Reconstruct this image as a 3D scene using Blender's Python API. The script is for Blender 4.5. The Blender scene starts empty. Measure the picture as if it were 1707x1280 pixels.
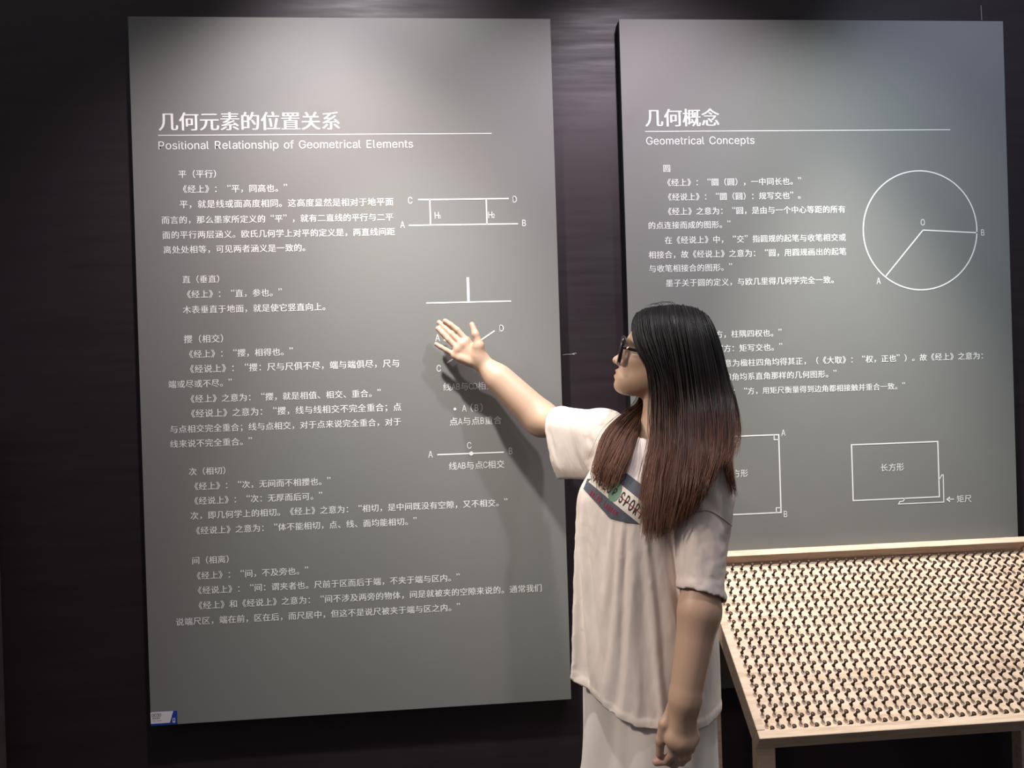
import bpy, math, random, os
import numpy as np
from mathutils import Vector, Matrix
from mathutils.bvhtree import BVHTree

rng = np.random.default_rng(7)
random.seed(7)
SC = bpy.context.scene
COL = SC.collection

# ------------------------------------------------------------------ camera
FPX, PW, PH = 1282.0, 1707.0, 1280.0
HC = 1.42                                   # camera height above the floor
yaw, pitch, roll = 0.0778, -0.0028, -0.0311
_f = np.array([math.sin(yaw) * math.cos(pitch), math.cos(yaw) * math.cos(pitch), math.sin(pitch)])
_r = np.array([math.cos(yaw), -math.sin(yaw), 0.0])
_u = np.cross(_r, _f)
_r, _u = math.cos(roll) * _r + math.sin(roll) * _u, -math.sin(roll) * _r + math.cos(roll) * _u
cam = bpy.data.cameras.new('camera')
cam.sensor_width = 36.0
cam.lens = FPX / PW * 36.0
cam.clip_start = 0.05
camo = bpy.data.objects.new('camera', cam)
COL.objects.link(camo)
camo.matrix_world = Matrix(((_r[0], _u[0], -_f[0], 0), (_r[1], _u[1], -_f[1], 0), (_r[2], _u[2], -_f[2], HC), (0, 0, 0, 1)))
SC.camera = camo


def W(px, py, d):
    """the place at depth d (metres towards the wall) seen at photo position px, py"""
    v = _f + _r * (px - PW / 2) / FPX + _u * (PH / 2 - py) / FPX
    v = v * d / v[1]
    return np.array([v[0], v[1], v[2] + HC])


# ------------------------------------------------------------------ light, exposure
SC.view_settings.view_transform = 'Standard'
SC.view_settings.look = 'None'
SC.view_settings.gamma = 1.0
SC.view_settings.use_curve_mapping = False
SC.view_settings.exposure = 0.0
wd = bpy.data.worlds.new('hall')
SC.world = wd
wd.use_nodes = True
_nt = wd.node_tree
_tc = _nt.nodes.new('ShaderNodeTexCoord'); _sx = _nt.nodes.new('ShaderNodeSeparateXYZ'); _rp = _nt.nodes.new('ShaderNodeValToRGB')
_mr = _nt.nodes.new('ShaderNodeMapRange'); _mr.inputs['From Min'].default_value = -1.0
_nt.links.new(_tc.outputs['Generated'], _sx.inputs[0]); _nt.links.new(_sx.outputs['Z'], _mr.inputs['Value'])
_nt.links.new(_mr.outputs[0], _rp.inputs[0]); _nt.links.new(_rp.outputs[0], _nt.nodes['Background'].inputs[0])
for _e, (_p, _c) in zip([_rp.color_ramp.elements[0], _rp.color_ramp.elements[1], _rp.color_ramp.elements.new(.72)],
                        [(.45, (.05, .046, .05, 1)), (1.0, (1.0, .96, 1.0, 1)), (.72, (.50, .475, .51, 1))]):
    _e.position = _p; _e.color = _c
wd.node_tree.nodes['Background'].inputs[1].default_value = 0.44


def spot(name, loc, aim, power, size, blend, color, radius=0.045):
    l = bpy.data.lights.new(name, 'SPOT')
    l.energy, l.spot_size, l.spot_blend, l.color, l.shadow_soft_size = power, math.radians(size), blend, color, radius
    o = bpy.data.objects.new(name, l)
    COL.objects.link(o)
    o.location = loc
    o.rotation_euler = (Vector(aim) - Vector(loc)).to_track_quat('-Z', 'Y').to_euler()
    return o


spot('spotlight', (-0.32, 1.38, 2.95), (-0.17, 2.24, 2.20), 54, 66, 1.0, (1.0, 0.94, 0.98))
spot('spotlight', (-0.30, 1.40, 2.95), (-0.12, 2.24, 1.38), 50, 58, 1.0, (1.0, 0.84, 0.70))
spot('spotlight', (-0.30, 1.40, 2.95), (0.00, 2.24, 0.95), 108, 46, 1.0, (0.87, 1.0, 0.89))
spot('spotlight', (-0.34, 1.40, 2.95), (-0.58, 2.24, 1.42), 98, 72, 1.0, (1.0, 0.90, 0.94))
spot('spotlight', (0.64, 1.32, 2.95), (0.64, 2.24, 1.63), 98, 76, 1.0, (0.99, 0.87, 0.98))
spot('spotlight', (1.15, 1.30, 2.95), (1.15, 2.24, 1.45), 58, 66, 1.0, (0.82, 1.0, 0.90))
spot('spotlight', (1.12, 1.74, 3.00), (1.24, 2.00, 0.76), 262, 46, 0.9, (1.0, 0.98, 0.91))
spot('spotlight', (1.35, 1.15, 2.95), (1.75, 2.24, 2.10), 47, 66, 1.0, (0.64, 0.73, 1.0))
spot('spotlight', (-1.55, 1.28, 2.45), (0.42, 1.76, 0.92), 125, 40, 0.9, (1.0, 0.85, 0.74), 0.12)  # added fill with no known fixture, brightens the person's chest and trousers
spot('spotlight', (0.80, 1.20, 2.95), (0.54, 1.58, 1.05), 26, 44, 0.9, (1.0, 0.90, 0.84))


# ------------------------------------------------------------------ helpers
def link(o, parent=None):
    COL.objects.link(o)
    if parent is not None:
        o.parent = parent
        bpy.context.view_layer.update()
        o.matrix_parent_inverse = parent.matrix_world.inverted()
    return o


def mesh_obj(name, v, f, mat=None, parent=None, smooth=False):
    me = bpy.data.meshes.new(name)
    v = np.asarray(v, float)
    if isinstance(f, np.ndarray):
        n, k = f.shape
        me.vertices.add(len(v)); me.vertices.foreach_set('co', v.astype(np.float32).ravel())
        me.loops.add(n * k); me.loops.foreach_set('vertex_index', f.astype(np.int32).ravel())
        me.polygons.add(n); me.polygons.foreach_set('loop_start', np.arange(0, n * k, k, dtype=np.int32))
        me.update(calc_edges=True)
    else:
        me.from_pydata([tuple(p) for p in v], [], [tuple(q) for q in f])
        me.update()
    if smooth:
        me.polygons.foreach_set('use_smooth', np.ones(len(me.polygons), bool))
    if mat:
        me.materials.append(mat)
    return link(bpy.data.objects.new(name, me), parent)


def empty(name, loc, label=None, cat=None, group=None):
    o = bpy.data.objects.new(name, None)
    COL.objects.link(o)
    o.location = loc
    o.empty_display_size = 0.1
    tag(o, label, cat, group)
    bpy.context.view_layer.update()
    return o


def tag(o, label=None, cat=None, group=None, kind=None):
    for k, x in (('label', label), ('category', cat), ('group', group), ('kind', kind)):
        if x:
            o[k] = x
    return o


class MB:
    """collects shapes for one mesh"""
    def __init__(s):
        s.v, s.f = [], []

    def add(s, v, f):
        n = len(s.v)
        s.v += [tuple(p) for p in v]
        s.f += [tuple(n + i for i in q) for q in f]

    def hexa(s, p):
        """p: 8 corners, bottom ring then top ring"""
        s.add(p, [(3, 2, 1, 0), (4, 5, 6, 7), (0, 1, 5, 4), (1, 2, 6, 5), (2, 3, 7, 6), (3, 0, 4, 7)])

    def box(s, lo, hi):
        (a, b, c), (d, e, f) = lo, hi
        s.hexa([(a, b, c), (d, b, c), (d, e, c), (a, e, c), (a, b, f), (d, b, f), (d, e, f), (a, e, f)])

    def lathe(s, prof, o=(0, 0, 0), ax=(0, 0, 1), n=12):
        ax = np.array(ax, float); ax /= np.linalg.norm(ax)
        e = np.cross(ax, (1, 0, 0) if abs(ax[0]) < .9 else (0, 1, 0)); e /= np.linalg.norm(e)
        g = np.cross(ax, e)
        v = []
        for r, h in prof:
            for k in range(n):
                t = 2 * math.pi * k / n
                v.append(np.array(o) + ax * h + r * (e * math.cos(t) + g * math.sin(t)))
        f = []
        for i in range(len(prof) - 1):
            for k in range(n):
                f.append((i * n + k, i * n + (k + 1) % n, (i + 1) * n + (k + 1) % n, (i + 1) * n + k))
        f.append(tuple(range(n))[::-1]); f.append(tuple((len(prof) - 1) * n + k for k in range(n)))
        s.add(v, f)

    def build(s, name, mat, parent=None, smooth=False, bevel=0, seg=2):
        o = mesh_obj(name, np.array(s.v), s.f, mat, parent, smooth)
        if bevel:
            m = o.modifiers.new('bevel', 'BEVEL'); m.width = bevel; m.segments = seg; m.limit_method = 'ANGLE'
        return o


def catmull(P, n):
    P = np.asarray(P, float)
    Q = np.vstack([2 * P[0] - P[1], P, 2 * P[-1] - P[-2]])
    t = np.linspace(0, len(P) - 1 - 1e-9, n)
    i = t.astype(int); u = (t - i)[:, None]
    a, b, c, d = Q[i], Q[i + 1], Q[i + 2], Q[i + 3]
    return .5 * (2 * b + (c - a) * u + (2 * a - 5 * b + 4 * c - d) * u ** 2 + (3 * b - a - 3 * c + d) * u ** 3)


# ------------------------------------------------------------------ materials
def mat(name, color=(.5, .5, .5), rough=.5, **kw):
    m = bpy.data.materials.new(name)
    m.use_nodes = True
    b = m.node_tree.nodes['Principled BSDF']
    b.inputs['Base Color'].default_value = (*color, 1)
    b.inputs['Roughness'].default_value = rough
    for k, x in kw.items():
        b.inputs[k.replace('_', ' ')].default_value = x
    return m


def N(m, typ, **props):
    n = m.node_tree.nodes.new(typ)
    for k, x in props.items():
        setattr(n, k, x)
    return n


def L(m, a, b):
    m.node_tree.links.new(a, b)


def noise(m, scale, detail=4, rough=.55, stretch=(1, 1, 1), rot=(0, 0, 0), coord='Object'):
    tc = N(m, 'ShaderNodeTexCoord'); mp = N(m, 'ShaderNodeMapping'); nz = N(m, 'ShaderNodeTexNoise')
    mp.inputs['Scale'].default_value = stretch
    mp.inputs['Rotation'].default_value = rot
    nz.inputs['Scale'].default_value = scale; nz.inputs['Detail'].default_value = detail
    nz.inputs['Roughness'].default_value = rough
    L(m, tc.outputs[coord], mp.inputs['Vector']); L(m, mp.outputs[0], nz.inputs['Vector'])
    return nz.outputs['Fac']


def ramp(m, fac, stops):
    r = N(m, 'ShaderNodeValToRGB')
    el = r.color_ramp.elements
    while len(el) < len(stops):
        el.new(.5)
    for e, (p, c) in zip(el, stops):
        e.position = p; e.color = (*c, 1)
    L(m, fac, r.inputs[0])
    return r.outputs[0]


def bump(m, fac, strength=.2, dist=.002):
    b = N(m, 'ShaderNodeBump')
    b.inputs['Strength'].default_value = strength; b.inputs['Distance'].default_value = dist
    L(m, fac, b.inputs['Height'])
    L(m, b.outputs[0], m.node_tree.nodes['Principled BSDF'].inputs['Normal'])
    return b


def bs(m, k):
    return m.node_tree.nodes['Principled BSDF'].inputs[k]


M = {}
M['wall'] = mat('aubergine_wall', (.03, .02, .027), .5)
L(M['wall'], ramp(M['wall'], noise(M['wall'], 2.2, 6, .6, (1, 1, 9)), [(.3, (.017, .0105, .0135)), (.7, (.023, .0145, .0185))]), bs(M['wall'], 'Base Color'))
L(M['wall'], ramp(M['wall'], noise(M['wall'], 3.1, 5, .6, (1, 1, 12)), [(.3, (.42,) * 3), (.7, (.56,) * 3)]), bs(M['wall'], 'Roughness'))
M['floor'] = mat('dark_floor', (.02, .017, .017), .55)
L(M['floor'], ramp(M['floor'], noise(M['floor'], 3, 5), [(.3, (.016, .013, .013)), (.7, (.026, .022, .022))]), bs(M['floor'], 'Base Color'))
M['panel'] = mat('grey_panel_face', (.25, .25, .235), .5)
L(M['panel'], ramp(M['panel'], noise(M['panel'], 1.4, 4), [(.3, (.205, .207, .196)), (.7, (.217, .216, .205))]), bs(M['panel'], 'Base Color'))
L(M['panel'], ramp(M['panel'], noise(M['panel'], 6.0, 5, .6), [(.32, (.66,) * 3), (.42, (.56,) * 3), (.7, (.54,) * 3)]), bs(M['panel'], 'Roughness'))
M['panel_side'] = mat('panel_side', (.012, .016, .024), .5)
M['ink'] = mat('white_print', (.90, .89, .87), .6)
M['scratch'] = mat('pale_scratch', (.4, .37, .38), .6)
M['post'] = mat('ribbed_post', (.06, .045, .045), .7)
L(M['post'], ramp(M['post'], noise(M['post'], 12, 4), [(.3, (.05, .035, .032)), (.7, (.085, .066, .066))]), bs(M['post'], 'Base Color'))
M['wood'] = mat('rough_sawn_wood', (.6, .46, .33), .75)
w = M['wood']
L(w, ramp(w, noise(w, 9, 8, .65, (1, 9, 9)), [(.25, (.42, .285, .20)), (.5, (.63, .475, .355)), (.75, (.72, .58, .46))]), bs(w, 'Base Color'))
bump(w, noise(w, 30, 6, .7, (1, 14, 14)), .35, .002)
M['nail'] = mat('rusty_nail', (.055, .03, .02), .55, Metallic=.55)
L(M['nail'], ramp(M['nail'], noise(M['nail'], 90, 3), [(.3, (.022, .012, .008)), (.7, (.075, .040, .026))]), bs(M['nail'], 'Base Color'))
M['sticker_white'] = mat('sticker_white', (.8, .76, .77), .5)
M['sticker_blue'] = mat('sticker_blue', (.015, .05, .33), .5)
M['sticker_ink'] = mat('sticker_ink', (.03, .03, .03), .5)

# ------------------------------------------------------------------ lettering
GL = {}
try:                                        # the sans that ships with Blender's own interface, where there is one
    SANS = bpy.data.fonts.load(os.path.join(bpy.utils.resource_path('LOCAL'), 'datafiles', 'fonts', 'Inter.woff2'))
except Exception:
    SANS = None


def load_glyphs(keys):
    """keys: set of (char, weight); outlines from the default typeface turned into triangles"""
    obs = []
    for ch, wgt in sorted(keys):
        if (ch, wgt) in GL or ch == ' ':
            continue
        c = bpy.data.curves.new('glyph', 'FONT')
        c.body = ch; c.size = 1.0; c.resolution_u = 3; c.fill_mode = 'FRONT' if hasattr(c, 'fill_mode') else 'FRONT'
        c.dimensions = '2D'
        c.offset = wgt
        if SANS and ord(ch) < 0x250:
            c.font = SANS
        o = bpy.data.objects.new('glyph', c)
        COL.objects.link(o)
        obs.append((ch, wgt, o, c))
    bpy.context.view_layer.update()
    dg = bpy.context.evaluated_depsgraph_get()
    for ch, wgt, o, c in obs:
        ev = o.evaluated_get(dg)
        me = ev.to_mesh()
        v = np.array([p.co[:2] for p in me.vertices]) if len(me.vertices) else np.zeros((0, 2))
        f = [tuple(p.vertices) for p in me.polygons]
        ev.to_mesh_clear()
        GL[(ch, wgt)] = (v, f)
    for ch, wgt, o, c in obs:
        bpy.data.objects.remove(o); bpy.data.curves.remove(c)


PAN_Y = 2.2443                              # front of the two panels
PAN_T = 0.045
WALL_Y = PAN_Y + PAN_T


def uv(px, py):
    p = W(px, py, PAN_Y)
    return p[0], p[2]


CJK = 1.0                                   # advance of a full-width cell, set below


def wide(ch):
    return ord(ch) > 0x2e80 or ch in '“”'


class Print:
    """flat white print on a panel, built from panel coordinates (x, z)"""
    def __init__(s, y=PAN_Y - .0006):
        s.v, s.f, s.y = [], [], y

    def poly(s, pts):
        n = len(s.v)
        s.v += [(x, s.y, z) for x, z in pts]
        s.f.append(tuple(range(n, n + len(pts))))

    def glyph(s, ch, cx, cz, size, wgt=0.0, sx=1.0, align='c', smear=0.0):
        v, f = GL.get((ch, wgt), (np.zeros((0, 2)), []))
        if not len(v):
            return
        lo, hi = v.min(0), v.max(0)
        for dx in ((0,) if not smear else np.linspace(-smear, smear, 5 if smear > .015 else 2)):
            n = len(s.v)
            q = v.copy()
            if align == 'c':
                x0 = (lo[0] + hi[0]) / 2
            elif align == 'l':
                x0 = 0
            elif align == 'em':
                x0 = .5 * CJK
            s.v += [(cx + ((a - x0) * sx + dx) * size, s.y - (.00002 * dx / smear if smear else 0), cz + (b - .37 * CJK) * size) for a, b in q]
            s.f += [tuple(n + i for i in t) for t in f]

    def cells(s, text, i0, x0, i1, x1, z, size=None, wgt=0.0, smear=0.0, kx=1.0):
        """text on a grid of full-width cells; cell i0 centred at x0, cell i1 at x1"""
        pitch = (x1 - x0) / (i1 - i0)
        size = size or pitch
        for i, ch in enumerate(text):
            x = x0 + (i - i0) * pitch
            if ch == '“':
                s.glyph(ch, x + .27 * size, z + .13 * size, size * 1.15, wgt)
            elif ch == '”':
                s.glyph(ch, x - .27 * size, z + .13 * size, size * 1.15, wgt)
            elif wide(ch):
                s.glyph(ch, x, z, size * kx, wgt, align='em', smear=smear)
            elif ch != ' ':
                s.glyph(ch, x, z, size, wgt)

    def half(s, text, x0, z, size):
        """like cells but latin letters take half a cell; x0 is the left edge"""
        x = x0
        for ch in text:
            a = size if wide(ch) else size * .5
            if wide(ch):
                s.glyph(ch, x + a / 2, z, size, align='em')
            else:
                s.glyph(ch, x + a / 2, z, size * .98, sx=.78)
            x += a

    def run(s, text, x0, x1, zb, wgt=0.0):
        """proportional latin line from x0 to x1 with baseline zb"""
        adv, pos = 0, []
        for ch in text:
            pos.append(adv)
            adv += LAT.get(ch, .6)
        last = GL[(text[-1], wgt)][0][:, 0].max()
        first = GL[(text[0], wgt)][0][:, 0].min()
        k = (x1 - x0) / (pos[-1] + last - first)
        for ch, a in zip(text, pos):
            if ch != ' ':
                s.glyph(ch, x0 + (a - first) * k, zb + .37 * CJK * k, k, wgt, align='l')

    def line(s, p, q, w):
        (a, b), (c, d) = p, q
        l = math.hypot(c - a, d - b); nx, nz = -(d - b) / l * w / 2, (c - a) / l * w / 2
        s.poly([(a + nx, b + nz), (a - nx, b - nz), (c - nx, d - nz), (c + nx, d + nz)])

    def polyline(s, pts, w, closed=False):
        pts = list(pts)
        m = len(pts)
        P = np.array(pts, float)
        o, i = [], []
        for k in range(m):
            a = P[k - 1] if (k > 0 or closed) else P[k] - (P[k + 1] - P[k])
            c = P[(k + 1) % m] if (k < m - 1 or closed) else P[k] + (P[k] - P[k - 1])
            d1 = (P[k] - a) / np.linalg.norm(P[k] - a); d2 = (c - P[k]) / np.linalg.norm(c - P[k])
            n1 = np.array([-d1[1], d1[0]]); n2 = np.array([-d2[1], d2[0]])
            mm = (n1 + n2) / max(.3, 1 + n1 @ n2)
            o.append(P[k] + mm * w / 2); i.append(P[k] - mm * w / 2)
        for k in range(m if closed else m - 1):
            j = (k + 1) % m
            s.poly([o[k], i[k], i[j], o[j]])

    def disc(s, c, r, n=20):
        y, s.y = s.y, s.y - .0003
        s.poly([(c[0] + r * math.cos(2 * math.pi * k / n), c[1] + r * math.sin(2 * math.pi * k / n)) for k in range(n)])
        s.y = y

    def ring(s, c, r, w, n=96):
        s.polyline([(c[0] + r * math.cos(2 * math.pi * k / n), c[1] + r * math.sin(2 * math.pi * k / n)) for k in range(n)], w, True)

    def build(s, name, m, parent):
        return mesh_obj(name, np.array(s.v), s.f, m, parent)


# zoomed readings of the photograph: origin and scale of each reading
Z1, Z2, Z3 = (200, 0, 2.276), (240, 440, 3.711), (240, 760, 2.371)
Z4, Z5, Z6 = (660, 440, 3.5567), (1020, 0, 2.4614), (1180, 500, 3.0474)


def zp(z, x, y):
    return z[0] + x / z[2], z[1] + y / z[2]


def zuv(z, x, y):
    return uv(*zp(z, x, y))


# (zoom, text, first reference cell, x, y, last reference cell, x, y)
LEFT = [
    [(Z1, '平（平行）', 0, 237, 661, 3, 337, 660),
     (Z1, '《经上》：“平，同高也。”', 1, 272, 717, 10, 571, 715),
     (Z1, '平，就是线或面高度相同。这高度显然是相对于地平面', 0, 242, 773, -1, 1022, 768),
     (Z1, '而言的，那么墨家所定义的“平”，就有二直线的平行与二平', 0, 173, 833, -1, 1022, 826),
     (Z1, '面的平行两层涵义。欧氏几何学上对平的定义是，两直线间距', 0, 176, 889, -1, 1028, 882),
     (Z1, '离处处相等，可见两者涵义是一致的。', 0, 180, 946, -2, 675, 942)],
    [(Z1, '直（垂直）', 0, 252, 1060, 3, 350, 1059),
     (Z1, '《经上》：“直，参也。”', 1, 287, 1115, 9, 551, 1112),
     (Z1, '木表垂直于地面，就是使它竖直向上。', 0, 254, 1173, -2, 751, 1166)],
    [(Z2, '撄（相交）', 0, 273, 465, 3, 443, 462),
     (Z2, '《经上》：“撄，相得也。”', 1, 333, 556, 10, 818, 545),
     (Z2, '《经说上》：“撄：尺与尺俱不尽，端与端俱尽，尺与', 1, 340, 648, -1, 1557, 615),
     (Z2, '端或尽或不尽。”', 0, 176, 745, 5, 442, 737),
     (Z2, '《经上》之意为：“撄，就是相值、相交、重合。”', 1, 342, 833, -3, 1363, 803),
     (Z2, '《经说上》之意为：“撄，线与线相交不完全重合；点', 1, 347, 923, -1, 1567, 886),
     (Z2, '与点相交完全重合；线与点相交，对于点来说完全重合，对于', 0, 186, 1022, -1, 1567, 977),
     (Z2, '线来说不完全重合。”', 0, 187, 1112, 7, 565, 1102)],
    [(Z3, '次（相切）', 0, 193, 62, 3, 294, 58),
     (Z3, '《经上》：“次，无间而不相撄也。”', 1, 233, 118, -3, 673, 103),
     (Z3, '《经说上》：“次：无厚而后可。”', 1, 233, 176, -3, 640, 161),
     (Z3, '次，即几何学上的相切。《经上》之意为：“相切，是中间既没有空隙，又不相交。”', 0, 200, 238, -3, 1374, 184),
     (Z3, '《经说上》之意为：“体不能相切，点、线、面均能相切。”', 1, 240, 294, -3, 1014, 260)],
    [(Z3, '间（相离）', 0, 205, 413, 3, 307, 409),
     (Z3, '《经上》：“间，不及旁也。”', 1, 243, 471, -3, 584, 457),
     (Z3, '《经说上》：“间：谓夹者也。尺前于区而后于端，不夹于端与区内。”', 1, 247, 529, -3, 1185, 484),
     (Z3, '《经上》和《经说上》之意为：“间不涉及两旁的物体，间是就被夹的空隙来说的。通常我们', 1, 250, 588, -1, 1558, 523),
     (Z3, '说端尺区，端在前，区在后，而尺居中，但这不是说尺被夹于端与区之内。”', 0, 142, 656, -3, 1186, 600)],
]
RIGHT = [
    [(Z5, '圆', 0, 225, 691, 0, 258, 691),
     (Z5, '《经上》：“圜（圆），一中同长也。”', 1, 259, 749, -3, 714, 744),
     (Z5, '《经说上》：“圜（圆）：规写交也”。', 1, 262, 808, -3, 714, 803),
     (Z5, '《经上》之意为：“圆，是由与一个中心等距的所有', 1, 262, 866, -1, 943, 860),
     (Z5, '的点连接而成的图形。”', 0, 164, 925, -3, 424, 922),
     (Z5, '在《经说上》中，“交”指圆规的起笔与收笔相交或', 0, 232, 985, -1, 945, 975),
     (Z5, '相接合，故《经说上》之意为：“圆，用圆规画出的起笔', 0, 166, 1045, -1, 947, 1033),
     (Z5, '与收笔相接合的图形。”', 0, 167, 1102, -3, 430, 1098),
     (Z5, '墨子关于圆的定义，与欧几里得几何学完全一致。', 0, 236, 1160, -2, 882, 1150)],
    [(Z6, '方', 0, -205, 108, 0, -165, 107),
     (Z6, '《经上》：“方，柱隅四权也。”', 8, 137, 173, 12, 297, 168),
     (Z6, '《经说上》：“方：矩写交也。”', 7, 98, 246, 12, 300, 241),
     (Z6, '《经上》之意为楹柱四角均得其正，（《大取》：“权，正也”）。故《经上》之意为：', 5, 102, 318, -2, 1364, 287),
     (Z6, '“方，四边四角均系直角那样的几何图形。”', 5, 100, 390, -3, 577, 378),
     (Z6, '《经说上》之意为：“方，用矩尺衡量得到边角都相接触并重合一致。”', 9, 181, 462, -3, 930, 440)],
]
T1, S1 = '几何元素的位置关系', 'Positional Relationship of Geometrical Elements'
T2, S2 = '几何概念', 'Geometrical Concepts'
need = {(c, 0.0) for blk in LEFT + RIGHT for ln in blk for c in ln[1]}
need |= {(c, 0.0) for c in S1 + S2 + 'ABCDH12O0345678UMN线与相交点重合方形正长矩尺于一（）POLSRTANEUOHP语音编号udiomber国'}
need |= {(c, -.006) for c in T1 + T2}
need |= {(c, 0.012) for c in 'POLOSPORTRALPHLAUREN'}
load_glyphs(need)
_c = GL[('国', 0.0)][0]
CJK = (_c[:, 0].min() + _c[:, 0].max())      # a symmetric glyph: twice its centre is its advance
LAT = {}
for c in set(S1 + S2):
    if c != ' ':
        g = GL[(c, 0.0)][0]
        LAT[c] = g[:, 0].max() + max(.02, g[:, 0].min())
LAT[' '] = .27 * CJK
GLS = 1.0 / CJK
print('glyph em', CJK)
for k in list(GL):                           # bring every glyph to an em of one
    GL[k] = (GL[k][0] * GLS, GL[k][1])
for k in LAT:
    LAT[k] *= GLS
CJK = 1.0
cap = GL[('H', 0.0)][0]; cap = cap[:, 1].max() - cap[:, 1].min()
for k in GL:                                 # latin capitals three quarters of an em tall
    if ord(k[0]) < 0x250:
        GL[k] = (GL[k][0] * .74 / cap, GL[k][1])
for k in LAT:
    LAT[k] *= .74 / cap


def paragraphs(blocks, parent):
    for blk in blocks:
        z, _, _, xa, ya = blk[0][:5]
        a = zuv(z, xa, ya)
        par = bpy.data.objects.new('paragraph', None)
        par.location = (a[0], PAN_Y, a[1]); par.empty_display_size = .05
        link(par, parent)
        bpy.context.view_layer.update()
        for z, text, i0, xa, ya, i1, xb, yb in blk:
            P = Print()
            if i1 < 0:
                i1 += len(text)
            if i1 == i0:
                i1 = i0 + 1
            a, b = zuv(z, xa, ya), zuv(z, xb, yb)
            P.cells(text, i0, a[0], i1, b[0], (a[1] + b[1]) / 2, size=min((b[0] - a[0]) / (i1 - i0), .0262) * .98, smear=.009)
            P.build('text_line', M['ink'], par)


def panel(x0, x1, z0, z1, label):
    root = empty('information_panel', ((x0 + x1) / 2, PAN_Y + PAN_T / 2, z0), label, 'information panel', 'grey information panels on the wall')
    b = MB(); b.box((x0, PAN_Y, z0), (x1, PAN_Y + .003, z1)); b.build('face_sheet', M['panel'], root, bevel=.0012)
    b = MB(); b.box((x0 + .001, PAN_Y + .003, z0 + .001), (x1 - .001, WALL_Y - .0005, z1 - .001)); o = b.build('backing_board', M['panel_side'], root)
    return root


# ------------------------------------------------------------------ setting
def struct(o):
    o['kind'] = 'structure'
    return o


b = MB(); b.box((-3.5, WALL_Y, 0), (4.5, WALL_Y + .15, 3.4)); wall = struct(b.build('wall_back', M['wall']))
b = MB(); b.box((-3.5, -3.0, -.1), (4.5, WALL_Y + .15, 0)); struct(b.build('floor', M['floor']))
# pale scratch between the panels, joint above the right panel
P = Print(WALL_Y - .0005)


def wuv(px, py):
    p = W(px, py, WALL_Y)
    return p[0], p[2]


P.polyline([wuv(938, 591.5), wuv(944, 590.5), wuv(951, 590.3), wuv(958, 588.5), wuv(961, 589)], .0016)
P.line(wuv(952, 590), wuv(958, 590.4), .0022)
P.build('scratch', M['scratch'], wall)
P = Print(WALL_Y - .0005); P.line(wuv(1635, 9), wuv(1636.6, 34), .0015); P.build('joint', M['scratch'], wall)

# ribbed post at the far left edge of the picture
pe = W(16.5, 1280, WALL_Y)
root = empty('ribbed_post', (pe[0] - .06, 2.225, 0), 'dark ribbed post against the wall left of the information panels', 'post')
b = MB(); b.box((pe[0] - .12, 2.185, 0), (pe[0] - .006, WALL_Y - .001, 1.34)); b.build('shaft', M['post'], root, bevel=.004)
b = MB()
for k in range(100):
    z = .02 + k * .0128
    b.box((pe[0] - .121, 2.180, z), (pe[0] - .016, 2.187, z + .0072))
b.build('ribbing', M['post'], root, bevel=.002, seg=1)
b = MB(); b.box((pe[0] - .012, 2.180, 0), (pe[0], 2.2, 1.345)); b.build('edge_strip', M['post'], root, bevel=.003)

# ------------------------------------------------------------------ left panel
pl = panel(-.8781, .3213, HC - .940, HC + 1.0625, 'grey panel the person points at, titled Positional Relationship of Geometrical Elements')
P = Print()
a, b_ = zuv(Z1, 183, 461), zuv(Z1, 800, 460)
P.cells(T1, 0, a[0], 8, b_[0], (a[1] + b_[1]) / 2, wgt=-.006, smear=.024, kx=1.0)
P.build('title', M['ink'], pl)
P = Print(); a, b_ = zuv(Z1, 145, 512), zuv(Z1, 1410, 508); zz = (a[1] + b_[1]) / 2
P.line((a[0], zz), (b_[0], zz), .0024); P.build('title_rule', M['ink'], pl)
P = Print(); a, b_ = zuv(Z1, 147, 565), zuv(Z1, 1112, 562)
P.run(S1, a[0], b_[0], (a[1] + b_[1]) / 2); P.build('subtitle', M['ink'], pl)
paragraphs(LEFT, pl)
LW = .0038


def seg(P, z, x0, y0, x1, y1, w=LW, flat=None):
    a, b_ = zuv(z, x0, y0), zuv(z, x1, y1)
    if flat == 'h':
        m_ = (a[1] + b_[1]) / 2; a, b_ = (a[0], m_), (b_[0], m_)
    if flat == 'v':
        m_ = (a[0] + b_[0]) / 2; a, b_ = (m_, a[1]), (m_, b_[1])
    P.line(a, b_, w)


def lab(P, z, ch, x, y, size=.026):
    a = zuv(z, x, y)
    P.half(ch, a[0] - size * .25, a[1], size)


P = Print()
seg(P, Z1, 1131, 757, 1475, 754, flat='h'); seg(P, Z1, 1096, 854, 1510, 850, flat='h')
seg(P, Z1, 1176, 756, 1178, 853, flat='v'); seg(P, Z1, 1390, 755, 1392, 851, flat='v')
for ch, x, y in (('C', 1101, 760), ('D', 1498, 756), ('A', 1072, 852), ('B', 1533, 846), ('H', 1202, 817), ('H', 1405, 815)):
    lab(P, Z1, ch, x, y)
lab(P, Z1, '1', 1215, 822, .014); lab(P, Z1, '2', 1418, 819, .016)
P.build('parallel_lines_diagram', M['ink'], pl)
P = Print(); seg(P, Z1, 1320, 1052, 1322, 1143, .0072, 'v'); seg(P, Z1, 1162, 1149, 1484, 1143, flat='h')
P.build('perpendicular_diagram', M['ink'], pl)
P = Print(); seg(P, Z4, 303, 586, 585, 396); seg(P, Z4, 284, 449, 600, 618)
for ch, x, y in (('D', 627, 380), ('A', 247, 437), ('C', 254, 618), ('B', 624, 624)):
    lab(P, Z4, ch, x, y)
a, b_ = zuv(Z4, 278, 730), zuv(Z4, 505, 722)
P.half('线AB与CD相交于一点', a[0], (a[1] + b_[1]) / 2, .0252)
P.build('crossing_lines_diagram', M['ink'], pl)
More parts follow.
